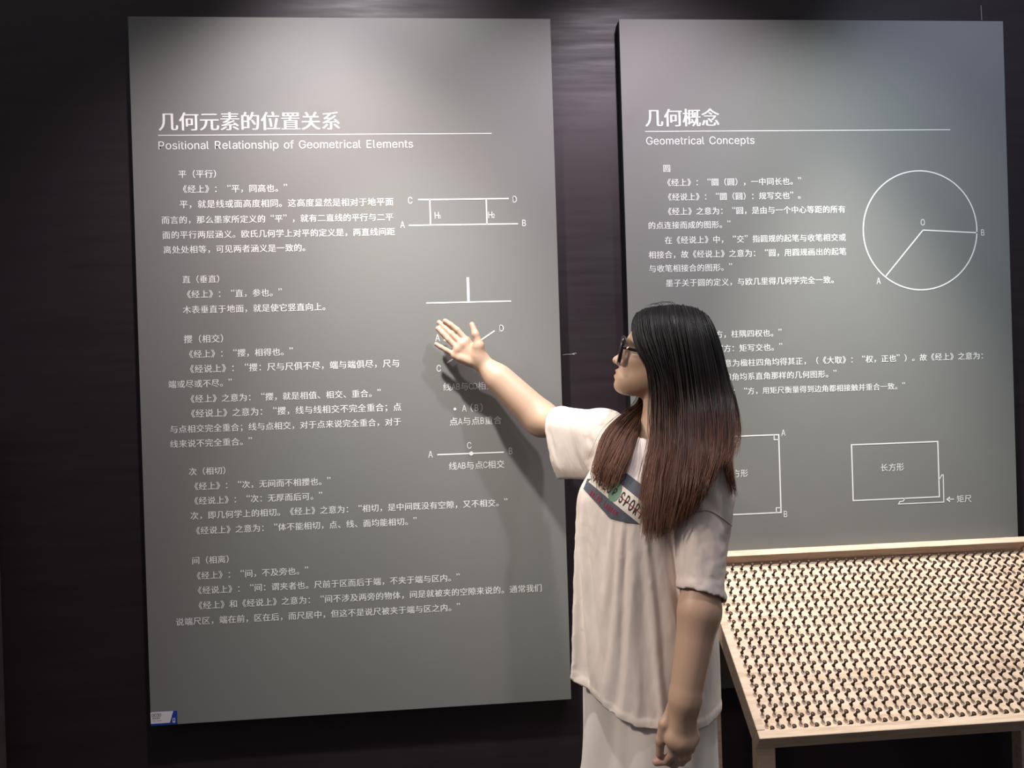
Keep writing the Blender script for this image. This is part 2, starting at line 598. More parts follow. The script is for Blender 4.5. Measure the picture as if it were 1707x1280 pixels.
P = Print(); P.disc(zuv(Z4, 350, 860), .0042)
for ch, x, y in (('A', 405, 855), ('B', 478, 852)):
    lab(P, Z4, ch, x, y)
for ch, x, y in (('（', 432, 853), ('）', 524, 851)):
    a = zuv(Z4, x, y); P.glyph(ch, a[0], a[1], .026, align='em')
a, b_ = zuv(Z4, 316, 935), zuv(Z4, 542, 928)
P.half('点A与点B重合', a[0], (a[1] + b_[1]) / 2, .0256)
P.build('coinciding_points_diagram', M['ink'], pl)
P = Print(); seg(P, Z4, 245, 1131, 640, 1115, flat='h'); a = zuv(Z4, 447, 1123.5); P.disc(a, .0062)
for ch, x, y in (('C', 435, 1075), ('A', 205, 1128), ('B', 680, 1108)):
    lab(P, Z4, ch, x, y)
a, b_ = zuv(Z4, 312, 1198), zuv(Z4, 563, 1190)
P.half('线AB与点C相交', a[0], (a[1] + b_[1]) / 2, .0252)
P.build('point_on_line_diagram', M['ink'], pl)

# number sticker in the lower left corner
ZS = (230, 1150, 12.19)
st = empty('number_sticker', (*W(274, 1197, PAN_Y)[:1], PAN_Y, W(274, 1197, PAN_Y)[2]), 'small white and blue sticker numbered 0030 on the lower corner of the panel', 'sticker')
x0, zb = zuv(ZS, 266, 726); x1, zt = zuv(ZS, 795, 416)
b = MB(); b.box((x0, PAN_Y - .0012, zb), (x1, PAN_Y - .0001, zt)); b.build('backing', M['sticker_blue'], st)
P = Print(PAN_Y - .0014)
fx = lambda t: x0 + (x1 - x0) * t
fz = lambda t: zb + (zt - zb) * t
P.poly([(fx(.0), fz(.15)), (fx(.72), fz(.15)), (fx(.86), fz(1)), (fx(0), fz(1))]); P.build('white_field', M['sticker_white'], st)
P = Print(PAN_Y - .0017)
for k, ch in enumerate('0030'):
    P.glyph(ch, fx(.09 + .09 * k), fz(.77), (zt - zb) * .30)
for k, ch in enumerate('语音编号'):
    P.glyph(ch, fx(.1 + .075 * k), fz(.54), (zt - zb) * .13, align='em')
for k, ch in enumerate('Audio Number'):
    if ch != ' ':
        P.glyph(ch, fx(.08 + .031 * k), fz(.36), (zt - zb) * .09)
P.build('number', M['sticker_ink'], st)
P = Print(PAN_Y - .0017)
P.polyline([(fx(.84), fz(.16)), (fx(.91), fz(.16)), (fx(.91), fz(.46)), (fx(.84), fz(.46))], .0016, True); P.poly([(fx(.85), fz(.17)), (fx(.9), fz(.17)), (fx(.9), fz(.23)), (fx(.85), fz(.23))])
P.build('phone_symbol', M['sticker_white'], st)

# ------------------------------------------------------------------ right panel
pr = panel(.5257, 1.7263, HC - .937, HC + 1.0634, 'grey panel behind the nail table, titled Geometrical Concepts')
P = Print(); a, b_ = zuv(Z5, 173, 485), zuv(Z5, 404, 482)
P.cells(T2, 0, a[0], 3, b_[0], (a[1] + b_[1]) / 2, wgt=-.006, smear=.024); P.build('title', M['ink'], pr)
P = Print(); a, b_ = zuv(Z5, 136, 540), zuv(Z5, 1388, 532); zz = (a[1] + b_[1]) / 2
P.line((a[0], zz), (b_[0], zz), .0024); P.build('title_rule', M['ink'], pr)
P = Print(); a, b_ = zuv(Z5, 141, 593), zuv(Z5, 585, 591)
P.run(S2, a[0], b_[0], (a[1] + b_[1]) / 2); P.build('subtitle', M['ink'], pr)
paragraphs(RIGHT, pr)
P = Print(); o_ = zuv(Z5, 1276, 944)
e1, e2, e3, e4 = zuv(Z5, 1028, 946), zuv(Z5, 1500, 945), zuv(Z5, 1264, 700), zuv(Z5, 1264, 1190)
cc = ((e1[0] + e2[0]) / 2, (e3[1] + e4[1]) / 2); rr = ((e2[0] - e1[0]) + (e3[1] - e4[1])) / 4
P.ring(cc, rr - .0015, LW)
P.line(o_, zuv(Z5, 1500, 955), LW); P.line(o_, zuv(Z5, 1121, 1136), LW)
for ch, x, y in (('O', 1275, 912), ('B', 1521, 954), ('A', 1094, 1152)):
    lab(P, Z5, ch, x, y)
P.build('circle_diagram', M['ink'], pr)
P = Print()
A_, B_ = zuv(Z6, 360, 684), zuv(Z6, 371, 1079); xr = (A_[0] + B_[0]) / 2; side = A_[1] - B_[1]
P.polyline([(xr - side, A_[1]), (xr, A_[1]), (xr, B_[1]), (xr - side, B_[1])], LW, True)
q = .0145
for zz, sg in ((A_[1], -1), (B_[1], 1)):
    P.polyline([(xr - q, zz), (xr - q, zz + sg * q), (xr, zz + sg * q)], .0028)
lab(P, Z6, 'A', 383, 674); lab(P, Z6, 'B', 394, 1087)
a = zuv(Z6, 124, 882); P.half('方形', a[0], a[1], .0245)
P.glyph('正', a[0] - .0122, a[1], .0245, align='em')
P.build('square_diagram', M['ink'], pr)
P = Print()
a, b_ = zuv(Z6, 730, 735), zuv(Z6, 1174, 1001)
ax0, ax1 = (zuv(Z6, 730, 735)[0] + zuv(Z6, 737, 1018)[0]) / 2, (zuv(Z6, 1168, 719)[0] + zuv(Z6, 1175, 1000)[0]) / 2
az1, az0 = (zuv(Z6, 730, 735)[1] + zuv(Z6, 1168, 719)[1]) / 2, (zuv(Z6, 737, 1018)[1] + zuv(Z6, 1175, 1000)[1]) / 2
P.polyline([(ax0, az0), (ax1, az0), (ax1, az1), (ax0, az1)], LW, True)
P.polyline([zuv(Z6, *t) for t in ((1174, 914), (1188, 888), (1195, 888), (1198, 1026), (968, 1036), (975, 1024), (992, 1021), (1001, 1007))], .003)
a = zuv(Z6, 875, 852); P.half('长方形', a[0], a[1], .0255)
a = zuv(Z6, 1263, 1011); P.half('矩尺', a[0], a[1], .0245)
h0, h1 = zuv(Z6, 1210, 1013), zuv(Z6, 1250, 1013)
P.line((h0[0] + .008, h0[1]), (h1[0], h0[1]), .0032)
P.poly([(h0[0], h0[1]), (h0[0] + .012, h0[1] - .0095), (h0[0] + .012, h0[1] + .0095)])
P.build('rectangle_diagram', M['ink'], pr)

# ------------------------------------------------------------------ sloping nail table
XL, XR = .697, 1.725
P0 = np.array([XL, 1.762, HC - .860])        # front left outer corner of the rim's top
P1 = np.array([XL, 2.200, HC - .515])
sl = P1 - P0; SL_ = np.linalg.norm(sl); sv = sl / SL_
nv = np.array([0, -sv[2], sv[1]])            # up out of the board
TWD = XR - XL


def tp(u, v, h):
    return P0 + np.array([u, 0, 0]) + sv * v + nv * h


tb = empty('nail_board_table', (XL + TWD / 2, (P0[1] + P1[1]) / 2, 0), 'sloping wooden table studded with rows of nails before the right panel', 'exhibit table')


def tbox(name, u0, u1, v0, v1, h0, h1, bev=.002, parent=tb):
    b = MB()
    b.hexa([tp(u0, v0, h0), tp(u1, v0, h0), tp(u1, v1, h0), tp(u0, v1, h0), tp(u0, v0, h1), tp(u1, v0, h1), tp(u1, v1, h1), tp(u0, v1, h1)])
    return b.build(name, M['wood'], parent, bevel=bev)


RIM, RH, AP = .021, .034, .050
tbox('board', RIM, TWD - RIM, RIM, SL_ - RIM, -RH - .018, -RH, .0005)
tbox('rim', 0, TWD, 0, RIM, -AP, 0); tbox('rim', 0, TWD, SL_ - RIM, SL_, -AP, 0)
tbox('rim', 0, RIM, RIM, SL_ - RIM, -AP, 0); tbox('rim', TWD - RIM, TWD, RIM, SL_ - RIM, -AP, 0)
for ux in (.012, TWD - .012 - .042):
    for vv in (.012, SL_ - .06):
        b = MB()
        y0 = tp(0, vv, -AP)[1]; y1 = y0 + .042
        za = tp(0, vv, -AP)[2] + .0005
        zb_ = za + (y1 - y0) * sv[2] / sv[1]
        b.hexa([(XL + ux, y0, 0), (XL + ux + .042, y0, 0), (XL + ux + .042, y1, 0), (XL + ux, y1, 0),
                (XL + ux, y0, za), (XL + ux + .042, y0, za), (XL + ux + .042, y1, zb_), (XL + ux, y1, zb_)])
        b.build('leg', M['wood'], tb, bevel=.002)
# nails
ROWS, COLS = 19, 33
v_first, v_last = RIM + .012, SL_ - RIM - .020
u_pitch = (TWD - 2 * RIM - .046) / COLS
NAIL_L = .0225
prof = [(.0056, 0), (.0050, .0012), (.0034, .0030), (.0027, .006), (.0027, NAIL_L - .008), (.0034, NAIL_L - .0048), (.0054, NAIL_L - .0030), (.0056, NAIL_L - .0010), (.0040, NAIL_L)]
spots = []
for r_i in range(ROWS):
    v = v_first + (v_last - v_first) * r_i / (ROWS - 1)
    off = 0
    for c_i in range(COLS + (0 if off else 1)):
        spots.append((RIM + .023 + off + c_i * u_pitch, v, r_i))
spots.sort(key=lambda t: (t[2], abs(t[0] - .12)))
proto = None
rest = MB()
nn = 0
for u, v, r_i in spots:
    base = tp(u + random.uniform(-.0008, .0008), v + random.uniform(-.0008, .0008), -RH - .001)
    ax = nv + np.array([random.uniform(-.03, .03), random.uniform(-.03, .03), 0])
    pxs = (base - np.array([0, 0, HC])) @ _r / ((base - np.array([0, 0, HC])) @ _f) * FPX + PW / 2
    if nn < 100 and 1230 < pxs < 1700:
        if proto is None:
            b = MB(); b.lathe(prof, n=10)
            proto = b.build('nail', M['nail'], tb, smooth=True); o = proto
        else:
            o = proto.copy(); COL.objects.link(o); o.parent = tb
        o.matrix_parent_inverse = tb.matrix_world.inverted()
        o.matrix_basis = Matrix.Translation(base) @ Vector(ax).to_track_quat('Z', 'Y').to_matrix().to_4x4()
        nn += 1
    else:
        rest.lathe(prof, base, ax, 8)
tag(rest.build('nail_rows', M['nail'], tb, smooth=True), kind='stuff')

# ------------------------------------------------------------------ person: implicit body surface
def nrm(v):
    v = np.asarray(v, float)
    return v / np.linalg.norm(v)


def smin(a, b, k):
    h = np.maximum(k - np.abs(a - b), 0) / k
    return np.minimum(a, b) - h * h * k * .25


def smax(a, b, k):
    return -smin(-a, -b, k)


def cone(p, a, b, ra, rb):
    """rounded cone"""
    a = np.asarray(a, float); b = np.asarray(b, float)
    ba = b - a
    l2 = ba @ ba
    t = np.clip((p - a) @ ba / l2, 0, 1)
    return np.linalg.norm(p - a - t[:, None] * ba, axis=1) - (ra + (rb - ra) * t)


def flat_cone(p, a, b, ra, rb, n, fl):
    """rounded cone squeezed along n by the factor fl"""
    n = nrm(n)
    S = np.eye(3) + (1 / fl - 1) * np.outer(n, n)
    return cone((p - a) @ S.T, np.zeros(3), S @ (np.asarray(b) - a), ra, rb) * max(fl, .55)


def ell(p, c, r, R=None):
    q = p - np.asarray(c, float)
    if R is not None:
        q = q @ R.T                          # rows of R: local axes
    r = np.asarray(r, float)
    k0 = np.linalg.norm(q / r, axis=1)
    k1 = np.linalg.norm(q / (r * r), axis=1) + 1e-9
    return k0 * (k0 - 1) / k1


def surface(fn, lo, hi, h, B=12):
    """surface nets over the blocks that the surface passes through"""
    lo = np.asarray(lo, float); hi = np.asarray(hi, float)
    nb = np.ceil((hi - lo) / (h * B)).astype(int)
    gi = np.stack(np.meshgrid(*[np.arange(n) for n in nb], indexing='ij'), -1).reshape(-1, 3)
    cen = lo + (gi + .5) * h * B
    d = fn(cen)
    keep = gi[np.abs(d) < h * B * .87 * 1.35 + .004]
    S = nb * B + 2
    key = lambda ijk: (ijk[..., 0] * S[1] + ijk[..., 1]) * S[2] + ijk[..., 2]
    o1 = np.stack(np.meshgrid(*[np.arange(B + 1)] * 3, indexing='ij'), -1).reshape(-1, 3)
    corners = np.array([(i, j, k) for i in (0, 1) for j in (0, 1) for k in (0, 1)])
    edges = [(a, b) for a in range(8) for b in range(a + 1, 8) if np.abs(corners[a] - corners[b]).sum() == 1]
    VK, VP, E = [], [], []
    for c0 in range(0, len(keep), 400):
        bl = keep[c0:c0 + 400]
        idx = bl[:, None, :] * B + o1[None]
        val = fn((lo + idx.reshape(-1, 3) * h)).reshape(len(bl), B + 1, B + 1, B + 1)
        sub = [val[:, i:B + i, j:B + j, k:B + k] for i, j, k in corners]
        sg = sum((x < 0).astype(int) for x in sub)
        m = np.nonzero((sg > 0) & (sg < 8))
        if len(m[0]):
            cv = np.stack([x[m] for x in sub], -1)
            acc = np.zeros((len(m[0]), 3)); cnt = np.zeros(len(m[0]))
            for a, b in edges:
                cr = (cv[:, a] < 0) != (cv[:, b] < 0)
                den = np.where(cr, cv[:, a] - cv[:, b], 1)
                t = np.where(cr, cv[:, a] / den, 0)
                acc += cr[:, None] * (corners[a] + t[:, None] * (corners[b] - corners[a])); cnt += cr
            cell = bl[m[0]] * B + np.stack(m[1:], -1)
            VK.append(key(cell)); VP.append(lo + (cell + acc / cnt[:, None]) * h)
        for ax in range(3):
            sl0 = [slice(None)] + [slice(0, B)] * 3
            sl1 = list(sl0); sl1[1 + ax] = slice(1, B + 1)
            A, Bv = val[tuple(sl0)], val[tuple(sl1)]
            mm = np.nonzero((A < 0) != (Bv < 0))
            if len(mm[0]):
                c = bl[mm[0]] * B + np.stack(mm[1:], -1)
                flip = A[mm] < 0
                u = np.zeros(3, int); w_ = np.zeros(3, int); u[(ax + 1) % 3] = 1; w_[(ax + 2) % 3] = 1
                E.append((np.stack([key(c - u - w_), key(c - w_), key(c), key(c - u)], -1), flip))
    VK = np.concatenate(VK); VP = np.concatenate(VP)
    od = np.argsort(VK); VK = VK[od]; VP = VP[od]
    Q = np.concatenate([e[0] for e in E]); fl = np.concatenate([e[1] for e in E])
    ix = np.searchsorted(VK, Q); ix = np.minimum(ix, len(VK) - 1)
    ok = (VK[ix] == Q).all(1)
    ix = ix[ok]; fl = fl[ok]
    ix[~fl] = ix[~fl][:, ::-1]
    return VP, ix


UP = np.array([0, 0, 1.0])
# head frame
HO = W(1108, 592, 1.775)
az, hp = math.radians(15.5), math.radians(18)
fh = np.array([-math.cos(az), math.sin(az), 0]); lh = np.cross(UP, fh)
HF = fh * math.cos(hp) + UP * math.sin(hp)
HU = -fh * math.sin(hp) + UP * math.cos(hp)
HR = np.stack([HF, lh, HU])                  # rows: forward, left (towards the camera), up


def hw(x, y, z):
    return HO + HF * x + lh * y + HU * z


# torso frame
TF = nrm([-.87, -.49, 0]); TL = np.array([-TF[1], TF[0], 0])
TR = np.stack([TF, TL, UP])
SHR = W(1003, 722, 1.920); SHL = W(1172, 780, 1.615)
ELR = W(905, 701, 2.140); WRR = W(803, 604, 2.178)
ELL = W(1167, 1012, 1.548); WRL = W(1141, 1168, 1.520)
NB = W(1104, 730, 1.765)
ARD0 = (ELR - SHR) / np.linalg.norm(ELR - SHR)
CH = np.array([.430, 1.757, 1.140])
PEL = np.array([.430, 1.759, .86])


def d_head(p):
    q = (p - HO) @ HR.T
    s = q.copy(); s[:, 1] = np.abs(s[:, 1])
    d = ell(q, (-.003, 0, .022), (.093, .074, .084))
    d = smin(d, ell(q, (.034, 0, -.035), (.056, .060, .072)), .03)
    d = smin(d, cone(s, (-.004, .050, -.055), (.066, .014, -.094), .017, .016), .035)
    d = smin(d, cone(s, (.030, .034, -.050), (.062, .020, -.075), .028, .024), .03)
    d = smin(d, ell(q, (.077, 0, -.098), (.0165, .019, .015)), .014)           # chin
    d = smin(d, cone(s, (.082, .004, .012), (.076, .040, .010), .010, .012), .014)  # brow
    d = smin(d, ell(s, (.058, .044, -.030), (.024, .022, .018)), .02)          # cheekbone
    d = smax(d, -ell(s, (.100, .033, -.010), (.018, .019, .0125)), .012)        # eye hollow
    d = smin(d, ell(s, (.0725, .0325, -.0105), (.0125, .016, .0115)), .004)     # closed-over eyeball and lids
    d = smin(d, cone(s, (.076, .018, -.0065), (.076, .046, -.008), .0030, .0025), .004)
    d = smin(d, cone(q, (.084, 0, -.004), (.100, 0, -.036), .0070, .0085), .012)   # nose bridge
    d = smin(d, ell(q, (.1040, 0, -.0425), (.0105, .0100, .0088)), .007)
    d = smin(d, ell(s, (.0945, .0110, -.0475), (.0095, .0068, .0065)), .005)
    d = smax(d, -ell(s, (.099, .0058, -.0535), (.0045, .003, .003)), .003)
    d = smin(d, ell(q, (.078, 0, -.072), (.017, .026, .017)), .012)             # muzzle
    d = smin(d, cone(s, (.0955, 0, -.0655), (.084, .021, -.0715), .0060, .0030), .004)   # upper lip
    d = smin(d, cone(s, (.0938, 0, -.0788), (.084, .019, -.0738), .0068, .0035), .004)   # lower lip
    d = smax(d, -cone(s, (.1030, 0, -.0724), (.083, .025, -.0734), .0030, .0018), .003)  # mouth line
    d = smax(d, -cone(s, (.0995, 0, -.0600), (.0995, 0, -.0560), .0022, .0022), .004)    # philtrum
    d = smin(d, ell(s, (-.012, .0735, -.016), (.016, .0075, .028)), .006)        # ear
    d = smax(d, -ell(s, (-.006, .082, -.014), (.008, .0055, .017)), .006)
    return d


def hand(p, wr, mcps, chains, thumb, palm_n, k=.010, rp=.0120, sp=.45, r0=1.05, kf=.0045, kt=.009):
    """palm spanned between the wrist and the knuckles, five jointed fingers"""
    d = np.full(len(p), 9.)
    for i, m in enumerate(mcps):
        a = wr + (np.mean(mcps, 0) - wr) * .10 + (m - np.mean(mcps, 0)) * sp
        d = smin(d, cone(p, a, m, rp * r0, rp * .86), k)
    for i in range(len(mcps) - 1):
        d = smin(d, cone(p, mcps[i], mcps[i + 1], rp * .82, rp * .82), k)
    for c, r in chains:
        e = np.full(len(p), 9.)
        for i in range(len(c) - 1):
            t0, t1 = i / (len(c) - 1), (i + 1) / (len(c) - 1)
            e = smin(e, cone(p, c[i], c[i + 1], r * (1.0 - .2 * t0), r * (1.0 - .2 * t1)), .003)
        d = smin(d, e, kf)
    c, r = thumb
    e = np.full(len(p), 9.)
    for i in range(len(c) - 1):
        e = smin(e, cone(p, c[i], c[i + 1], r[i], r[i + 1]), .006)
    return smin(d, e, kt)


# raised right hand: joints read off the photograph, the palm turned to the room
DR = 2.183


def wz(pts, d0, d1):
    return [W(x, y, d0 + (d1 - d0) * i / max(1, len(pts) - 1)) for i, (x, y) in enumerate(pts)]


R_MCP = [W(778, 568, DR), W(770, 574, DR - .002), W(763.5, 582, DR - .001), W(759, 592.5, DR + .002)]
R_CH = [(wz([(778, 568), (762, 550), (751.5, 541.5), (742, 535)], DR, DR + .006), .0090),
        (wz([(770, 574), (752, 556.5), (742, 547), (732, 537.5)], DR - .002, DR + .016), .0090),
        (wz([(763.5, 582), (747, 565.5), (738, 556), (729.5, 547.5)], DR - .001, DR + .010), .0086),
        (wz([(759, 592.5), (744, 583.5), (735, 578.5), (727, 573.5)], DR + .002, DR + .010), .0076)]
R_TH = ([W(800, 596, DR - .012), W(799, 575, DR - .022), W(792.5, 557, DR - .022), W(786.8, 541, DR - .016)], [.0155, .0112, .0098, .0078])
L_MCP = [W(1121, 1232, 1.515), W(1133, 1238, 1.512), W(1145, 1236, 1.517), W(1153, 1226, 1.528)]
L_CH = [([W(1121, 1232, 1.515), W(1121, 1257, 1.524), W(1110, 1268, 1.538), W(1094, 1270, 1.546)], .0100),
        ([W(1133, 1238, 1.512), W(1134, 1264, 1.524), W(1124, 1274, 1.544), W(1112, 1270, 1.556)], .0098),
        ([W(1145, 1236, 1.517), W(1145, 1261, 1.530), W(1136, 1270, 1.550), W(1124, 1266, 1.562)], .0094),
        ([W(1153, 1226, 1.528), W(1152, 1248, 1.541), W(1144, 1258, 1.558), W(1134, 1254, 1.570)], .0084)]
L_TH = ([W(1121, 1186, 1.531), W(1108, 1207, 1.528), W(1101, 1234, 1.532), W(1099.5, 1257, 1.538)], [.0130, .0116, .0098, .0080])


def d_handR(p):
    d = hand(p, WRR, R_MCP, R_CH, R_TH, None)
    d = smin(d, cone(p, W(797, 591, DR - .014), W(796.5, 580, DR - .019), .0165, .0122), .018)   # ball of the thumb
    d = smin(d, cone(p, W(784, 603, DR - .006), W(768, 597, DR - .004), .0125, .0115), .010)   # edge of the palm
    return d


def d_handL(p):
    return hand(p, WRL, L_MCP, L_CH, L_TH, None, rp=.0140, sp=.34, r0=.98, k=.018, kf=.007, kt=.005)


def lerp(a, b, t):
    return np.asarray(a) + (np.asarray(b) - np.asarray(a)) * t


def d_body(p):
    N_ = len(p)
    d = ell(p, CH, (.092, .140, .155), TR)
    d = smin(d, ell(p, CH + TF * .002 + UP * -.14, (.080, .112, .15), TR), .08)
    d = smin(d, ell(p, PEL, (.095, .145, .125), TR), .08)
    d = smin(d, ell(p, CH + TF * .062 + TL * .060 + UP * -.015, (.050, .058, .058), TR), .04)
    d = smin(d, ell(p, CH + TF * .062 - TL * .060 + UP * -.01, (.050, .058, .058), TR), .04)
    # shoulders, neck
    d = smin(d, cone(p, lerp(NB, SHR, .25) - UP * .03, SHR, .050, .050), .05)
    d = smin(d, cone(p, lerp(NB, SHL, .25) - UP * .03, SHL - UP * .005, .050, .048), .05)
    d = smin(d, cone(p, hw(-.022, 0, -.045), NB - UP * .03, .0510, .056), .035)
    # right arm
    d = smin(d, cone(p, SHR, ELR + ARD0 * -.01, .047, .0365), .03)
    d = smin(d, cone(p, ELR, WRR, .0385, .0245), .03)
    d = smin(d, cone(p, lerp(ELR, WRR, .08), lerp(ELR, WRR, .70), .0350, .0290), .05)
    # left arm
    d = smin(d, cone(p, SHL, ELL, .046, .036), .03)
    d = smin(d, cone(p, ELL, WRL, .0318, .0208), .03)
    d = smin(d, cone(p, lerp(ELL, WRL, .1), lerp(ELL, WRL, .88), .0300, .0228), .04)
    # legs
    for sgn in (-1, 1):
        hip = PEL + TL * sgn * .075 - UP * .05
        kn = PEL + TL * sgn * .082 + TF * .01; kn[2] = .45
        an = kn - TF * .02; an[2] = .075
        d = smin(d, cone(p, hip, kn, .080, .055), .05)
        d = smin(d, cone(p, kn, lerp(kn, an, .35), .052, .050), .03)
        d = smin(d, cone(p, lerp(kn, an, .3), an, .050, .034), .03)
        to = an + TF * .15; to[2] = .024; he = an - TF * .03; he[2] = .032
        d = smin(d, cone(p, he, to, .032, .024), .03)
        d = smin(d, cone(p, an + TF * .02 - UP * .02, to + TL * sgn * .01, .034, .024), .03)

    def near(c, r):
        return np.linalg.norm(p - c, axis=1) < r
    for fn, c, r, k in ((d_head, HO, .20, .022), (d_handR, W(770, 572, DR), .16, .016), (d_handL, W(1125, 1220, 1.535), .16, .030)):
        m = near(c, r)
        if m.any():
            d[m] = smin(d[m], fn(p[m]), k)
    return np.maximum(d, .0015 - p[:, 2])      # soles flat on the floor


BV, BF = surface(d_body, (-.1, 1.35, -.01), (.85, 2.25, 1.65), .0026)
print('body', BV.shape, BF.shape)

M['skin'] = mat('skin', (.58, .37, .27), .48, Subsurface_Weight=.12, Subsurface_Scale=.01)
bs(M['skin'], 'Subsurface Radius').default_value = (1, .35, .2)
at_ = N(M['skin'], 'ShaderNodeAttribute', attribute_name='pigment')
L(M['skin'], at_.outputs['Color'], bs(M['skin'], 'Base Color'))
bump(M['skin'], noise(M['skin'], 260, 3), .06, .001)
M['hair'] = mat('long_hair', (.02, .012, .009), .44)
M['shirt'] = mat('white_cotton', (.87, .765, .705), .85)
_b1 = bump(M['shirt'], noise(M['shirt'], 700, 2), .12, .0008)
_b2 = N(M['shirt'], 'ShaderNodeBump'); _b2.inputs['Strength'].default_value = .8; _b2.inputs['Distance'].default_value = .02
L(M['shirt'], noise(M['shirt'], 7.0, 3, .5, (1.6, 1.6, .55), (.25, .1, 0)), _b2.inputs['Height']); L(M['shirt'], _b2.outputs[0], _b1.inputs['Normal'])
M['trousers'] = mat('white_trousers', (.84, .78, .73), .85)
_b1 = bump(M['trousers'], noise(M['trousers'], 500, 2), .1, .0008)
_b2 = N(M['trousers'], 'ShaderNodeBump'); _b2.inputs['Strength'].default_value = .6; _b2.inputs['Distance'].default_value = .015
L(M['trousers'], noise(M['trousers'], 6.0, 3, .5, (1.5, 1.5, .45), (-.2, .15, 0)), _b2.inputs['Height']); L(M['trousers'], _b2.outputs[0], _b1.inputs['Normal'])

person = empty('person', (.44, 1.765, 0), 'person in white tee and glasses with long hair, one arm raised to the left panel', 'person')
body = mesh_obj('body', BV, BF, M['skin'], person, True)


def pigment(P):
    q = (P - HO) @ HR.T
    s = q.copy(); s[:, 1] = np.abs(s[:, 1])
    base = np.tile(np.array([.60, .40, .285]), (len(P), 1))

    def mix(mask, col):
        mask = np.clip(mask, 0, 1)[:, None]
        return base * (1 - mask) + np.array(col) * mask
    head = np.linalg.norm(P - HO, axis=1) < .2
    lips = np.minimum(cone(s, (.0945, 0, -.0655), (.084, .021, -.0715), .0058, .0030), cone(s, (.0925, 0, -.0785), (.084, .019, -.0735), .0066, .0035))
    base = mix(np.where(head, 1 - lips / .002, 0), (.46, .17, .14))
    brow = cone(s, (.086, .014, .0095), (.074, .048, .0135), .0045, .0025)
    base = mix(np.where(head, .8 * (1 - brow / .002), 0), (.05, .03, .025))
    lid = cone(s, (.084, .018, -.0065), (.080, .046, -.008), .0022, .0018)
    base = mix(np.where(head, .8 * (1 - lid / .0015), 0), (.05, .03, .025))
    for c in ([x[0][-1] for x in R_CH] + [R_TH[0][-1]] + [x[0][-1] for x in L_CH] + [L_TH[0][-1]]):
        base = mix(.45 * (1 - (np.linalg.norm(P - c, axis=1) - .006) / .008), (.66, .33, .28))
    return base


ca = body.data.attributes.new('pigment', 'FLOAT_COLOR', 'POINT')
ca.data.foreach_set('color', np.concatenate([pigment(BV), np.ones((len(BV), 1))], 1).astype(np.float32).ravel())

# ------------------------------------------------------------------ clothes
def d_trousers(p):
    d = ell(p, PEL + UP * .0, (.106, .153, .19), TR)
    for sgn in (-1, 1):
        hip = PEL + TL * sgn * .076 - UP * .06
        kn = PEL + TL * sgn * .084 + TF * .012; kn[2] = .42
        an = kn + np.zeros(3); an[2] = .03
        d = smin(d, cone(p, hip, kn, .096, .098), .05)
        d = smin(d, cone(p, kn, an, .100, .105), .03)
    q = (p - PEL) @ TR.T
    th = np.arctan2(q[:, 1], q[:, 0])
    d = d + .004 * np.sin(th * 9 + 2.0 * np.sin(p[:, 2] * 7)) * np.clip((.95 - p[:, 2]) * 3, 0, 1)
    return np.maximum(d, p[:, 2] - .97)


HEM = .722
SLR_END = lerp(SHR, ELR, .80); SLL_END = lerp(SHL, ELL, .86)
ARD = nrm(ELR - SHR); ALD = nrm(ELL - SHL)
ALC = nrm(ALD + TF * .30)


def d_shirt(p):
    q = (p - np.array([.462, 1.725, 0])) @ TR.T
    z = p[:, 2]
    zs = [.6, .70, .88, 1.04, 1.15, 1.225, 1.285]
    A = np.interp(z, zs, [.150, .146, .135, .128, .118, .092, .05])
    Bx = np.interp(z, zs, [.185, .183, .180, .178, .172, .135, .07])
    r = np.sqrt((q[:, 0] / A) ** 2 + (q[:, 1] / Bx) ** 2)
    d = (r - 1) * np.minimum(A, Bx)
    d = np.maximum(d, z - 1.40)
    d = smin(d, cone(p, lerp(NB, SHR, .3) - UP * .035, SHR, .062, .064), .05)
    d = smin(d, cone(p, lerp(NB, SHL, .3) - UP * .035, SHL, .062, .062), .05)
    d = smin(d, cone(p, SHR - UP * .01, lerp(SHR, ELR, 1.0) - UP * .025, .072, .076), .05)
    d = smin(d, cone(p, SHL, lerp(SHL, ELL, 1.05), .064, .062), .04)
    return d


SLEEVE_H = .0080


def d_shirt(p):
    q = (p - np.array([.428, 1.755, 0])) @ TR.T
    z = p[:, 2]
    zs = [.6, .70, .88, 1.04, 1.15, 1.225, 1.285]
    A = np.interp(z, zs, [.150, .148, .140, .135, .126, .100, .055])
    A = A + np.where(q[:, 0] > 0, np.interp(z, zs, [.084, .080, .066, .052, .026, 0, 0]), 0)
    Bx = np.where(q[:, 1] > 0, np.interp(z, zs, [.165, .162, .156, .152, .150, .130, .07]), np.interp(z, zs, [.190, .186, .178, .170, .160, .130, .07]))
    e = 2.3
    r = (np.abs(q[:, 0] / A) ** e + np.abs(q[:, 1] / Bx) ** e) ** (1 / e)
    d = (r - 1) * np.minimum(A, Bx)
    d = np.maximum(d, z - 1.285)
    d = smin(d, cone(p, lerp(NB, SHR, .35) - UP * .035, SHR, .058, .060), .05)
    d = smin(d, cone(p, lerp(NB, SHL, .35) - UP * .035, SHL, .056, .058), .05)
    d = np.maximum(d, HEM - .17 * q[:, 1] - z)
    a = np.maximum(cone(p, SHR - UP * .012, lerp(SHR, ELR, 1.15) - UP * .030, .070, .078), (p - SLR_END) @ ARD)
    d = smin(d, a, .05)
    a = np.maximum(cone(p, SHL, lerp(SHL, ELL, 1.2), .061, .054), (p - SLL_END) @ ALC)
    kk = np.clip(.05 - ((SHL[2] - .03) - z) * .5, .006, .05)
    return smin(d, a, kk)


SV, SF = surface(d_shirt, (-.1, 1.25, .55), (.9, 2.3, 1.45), SLEEVE_H)
fc = SV[SF].mean(1)


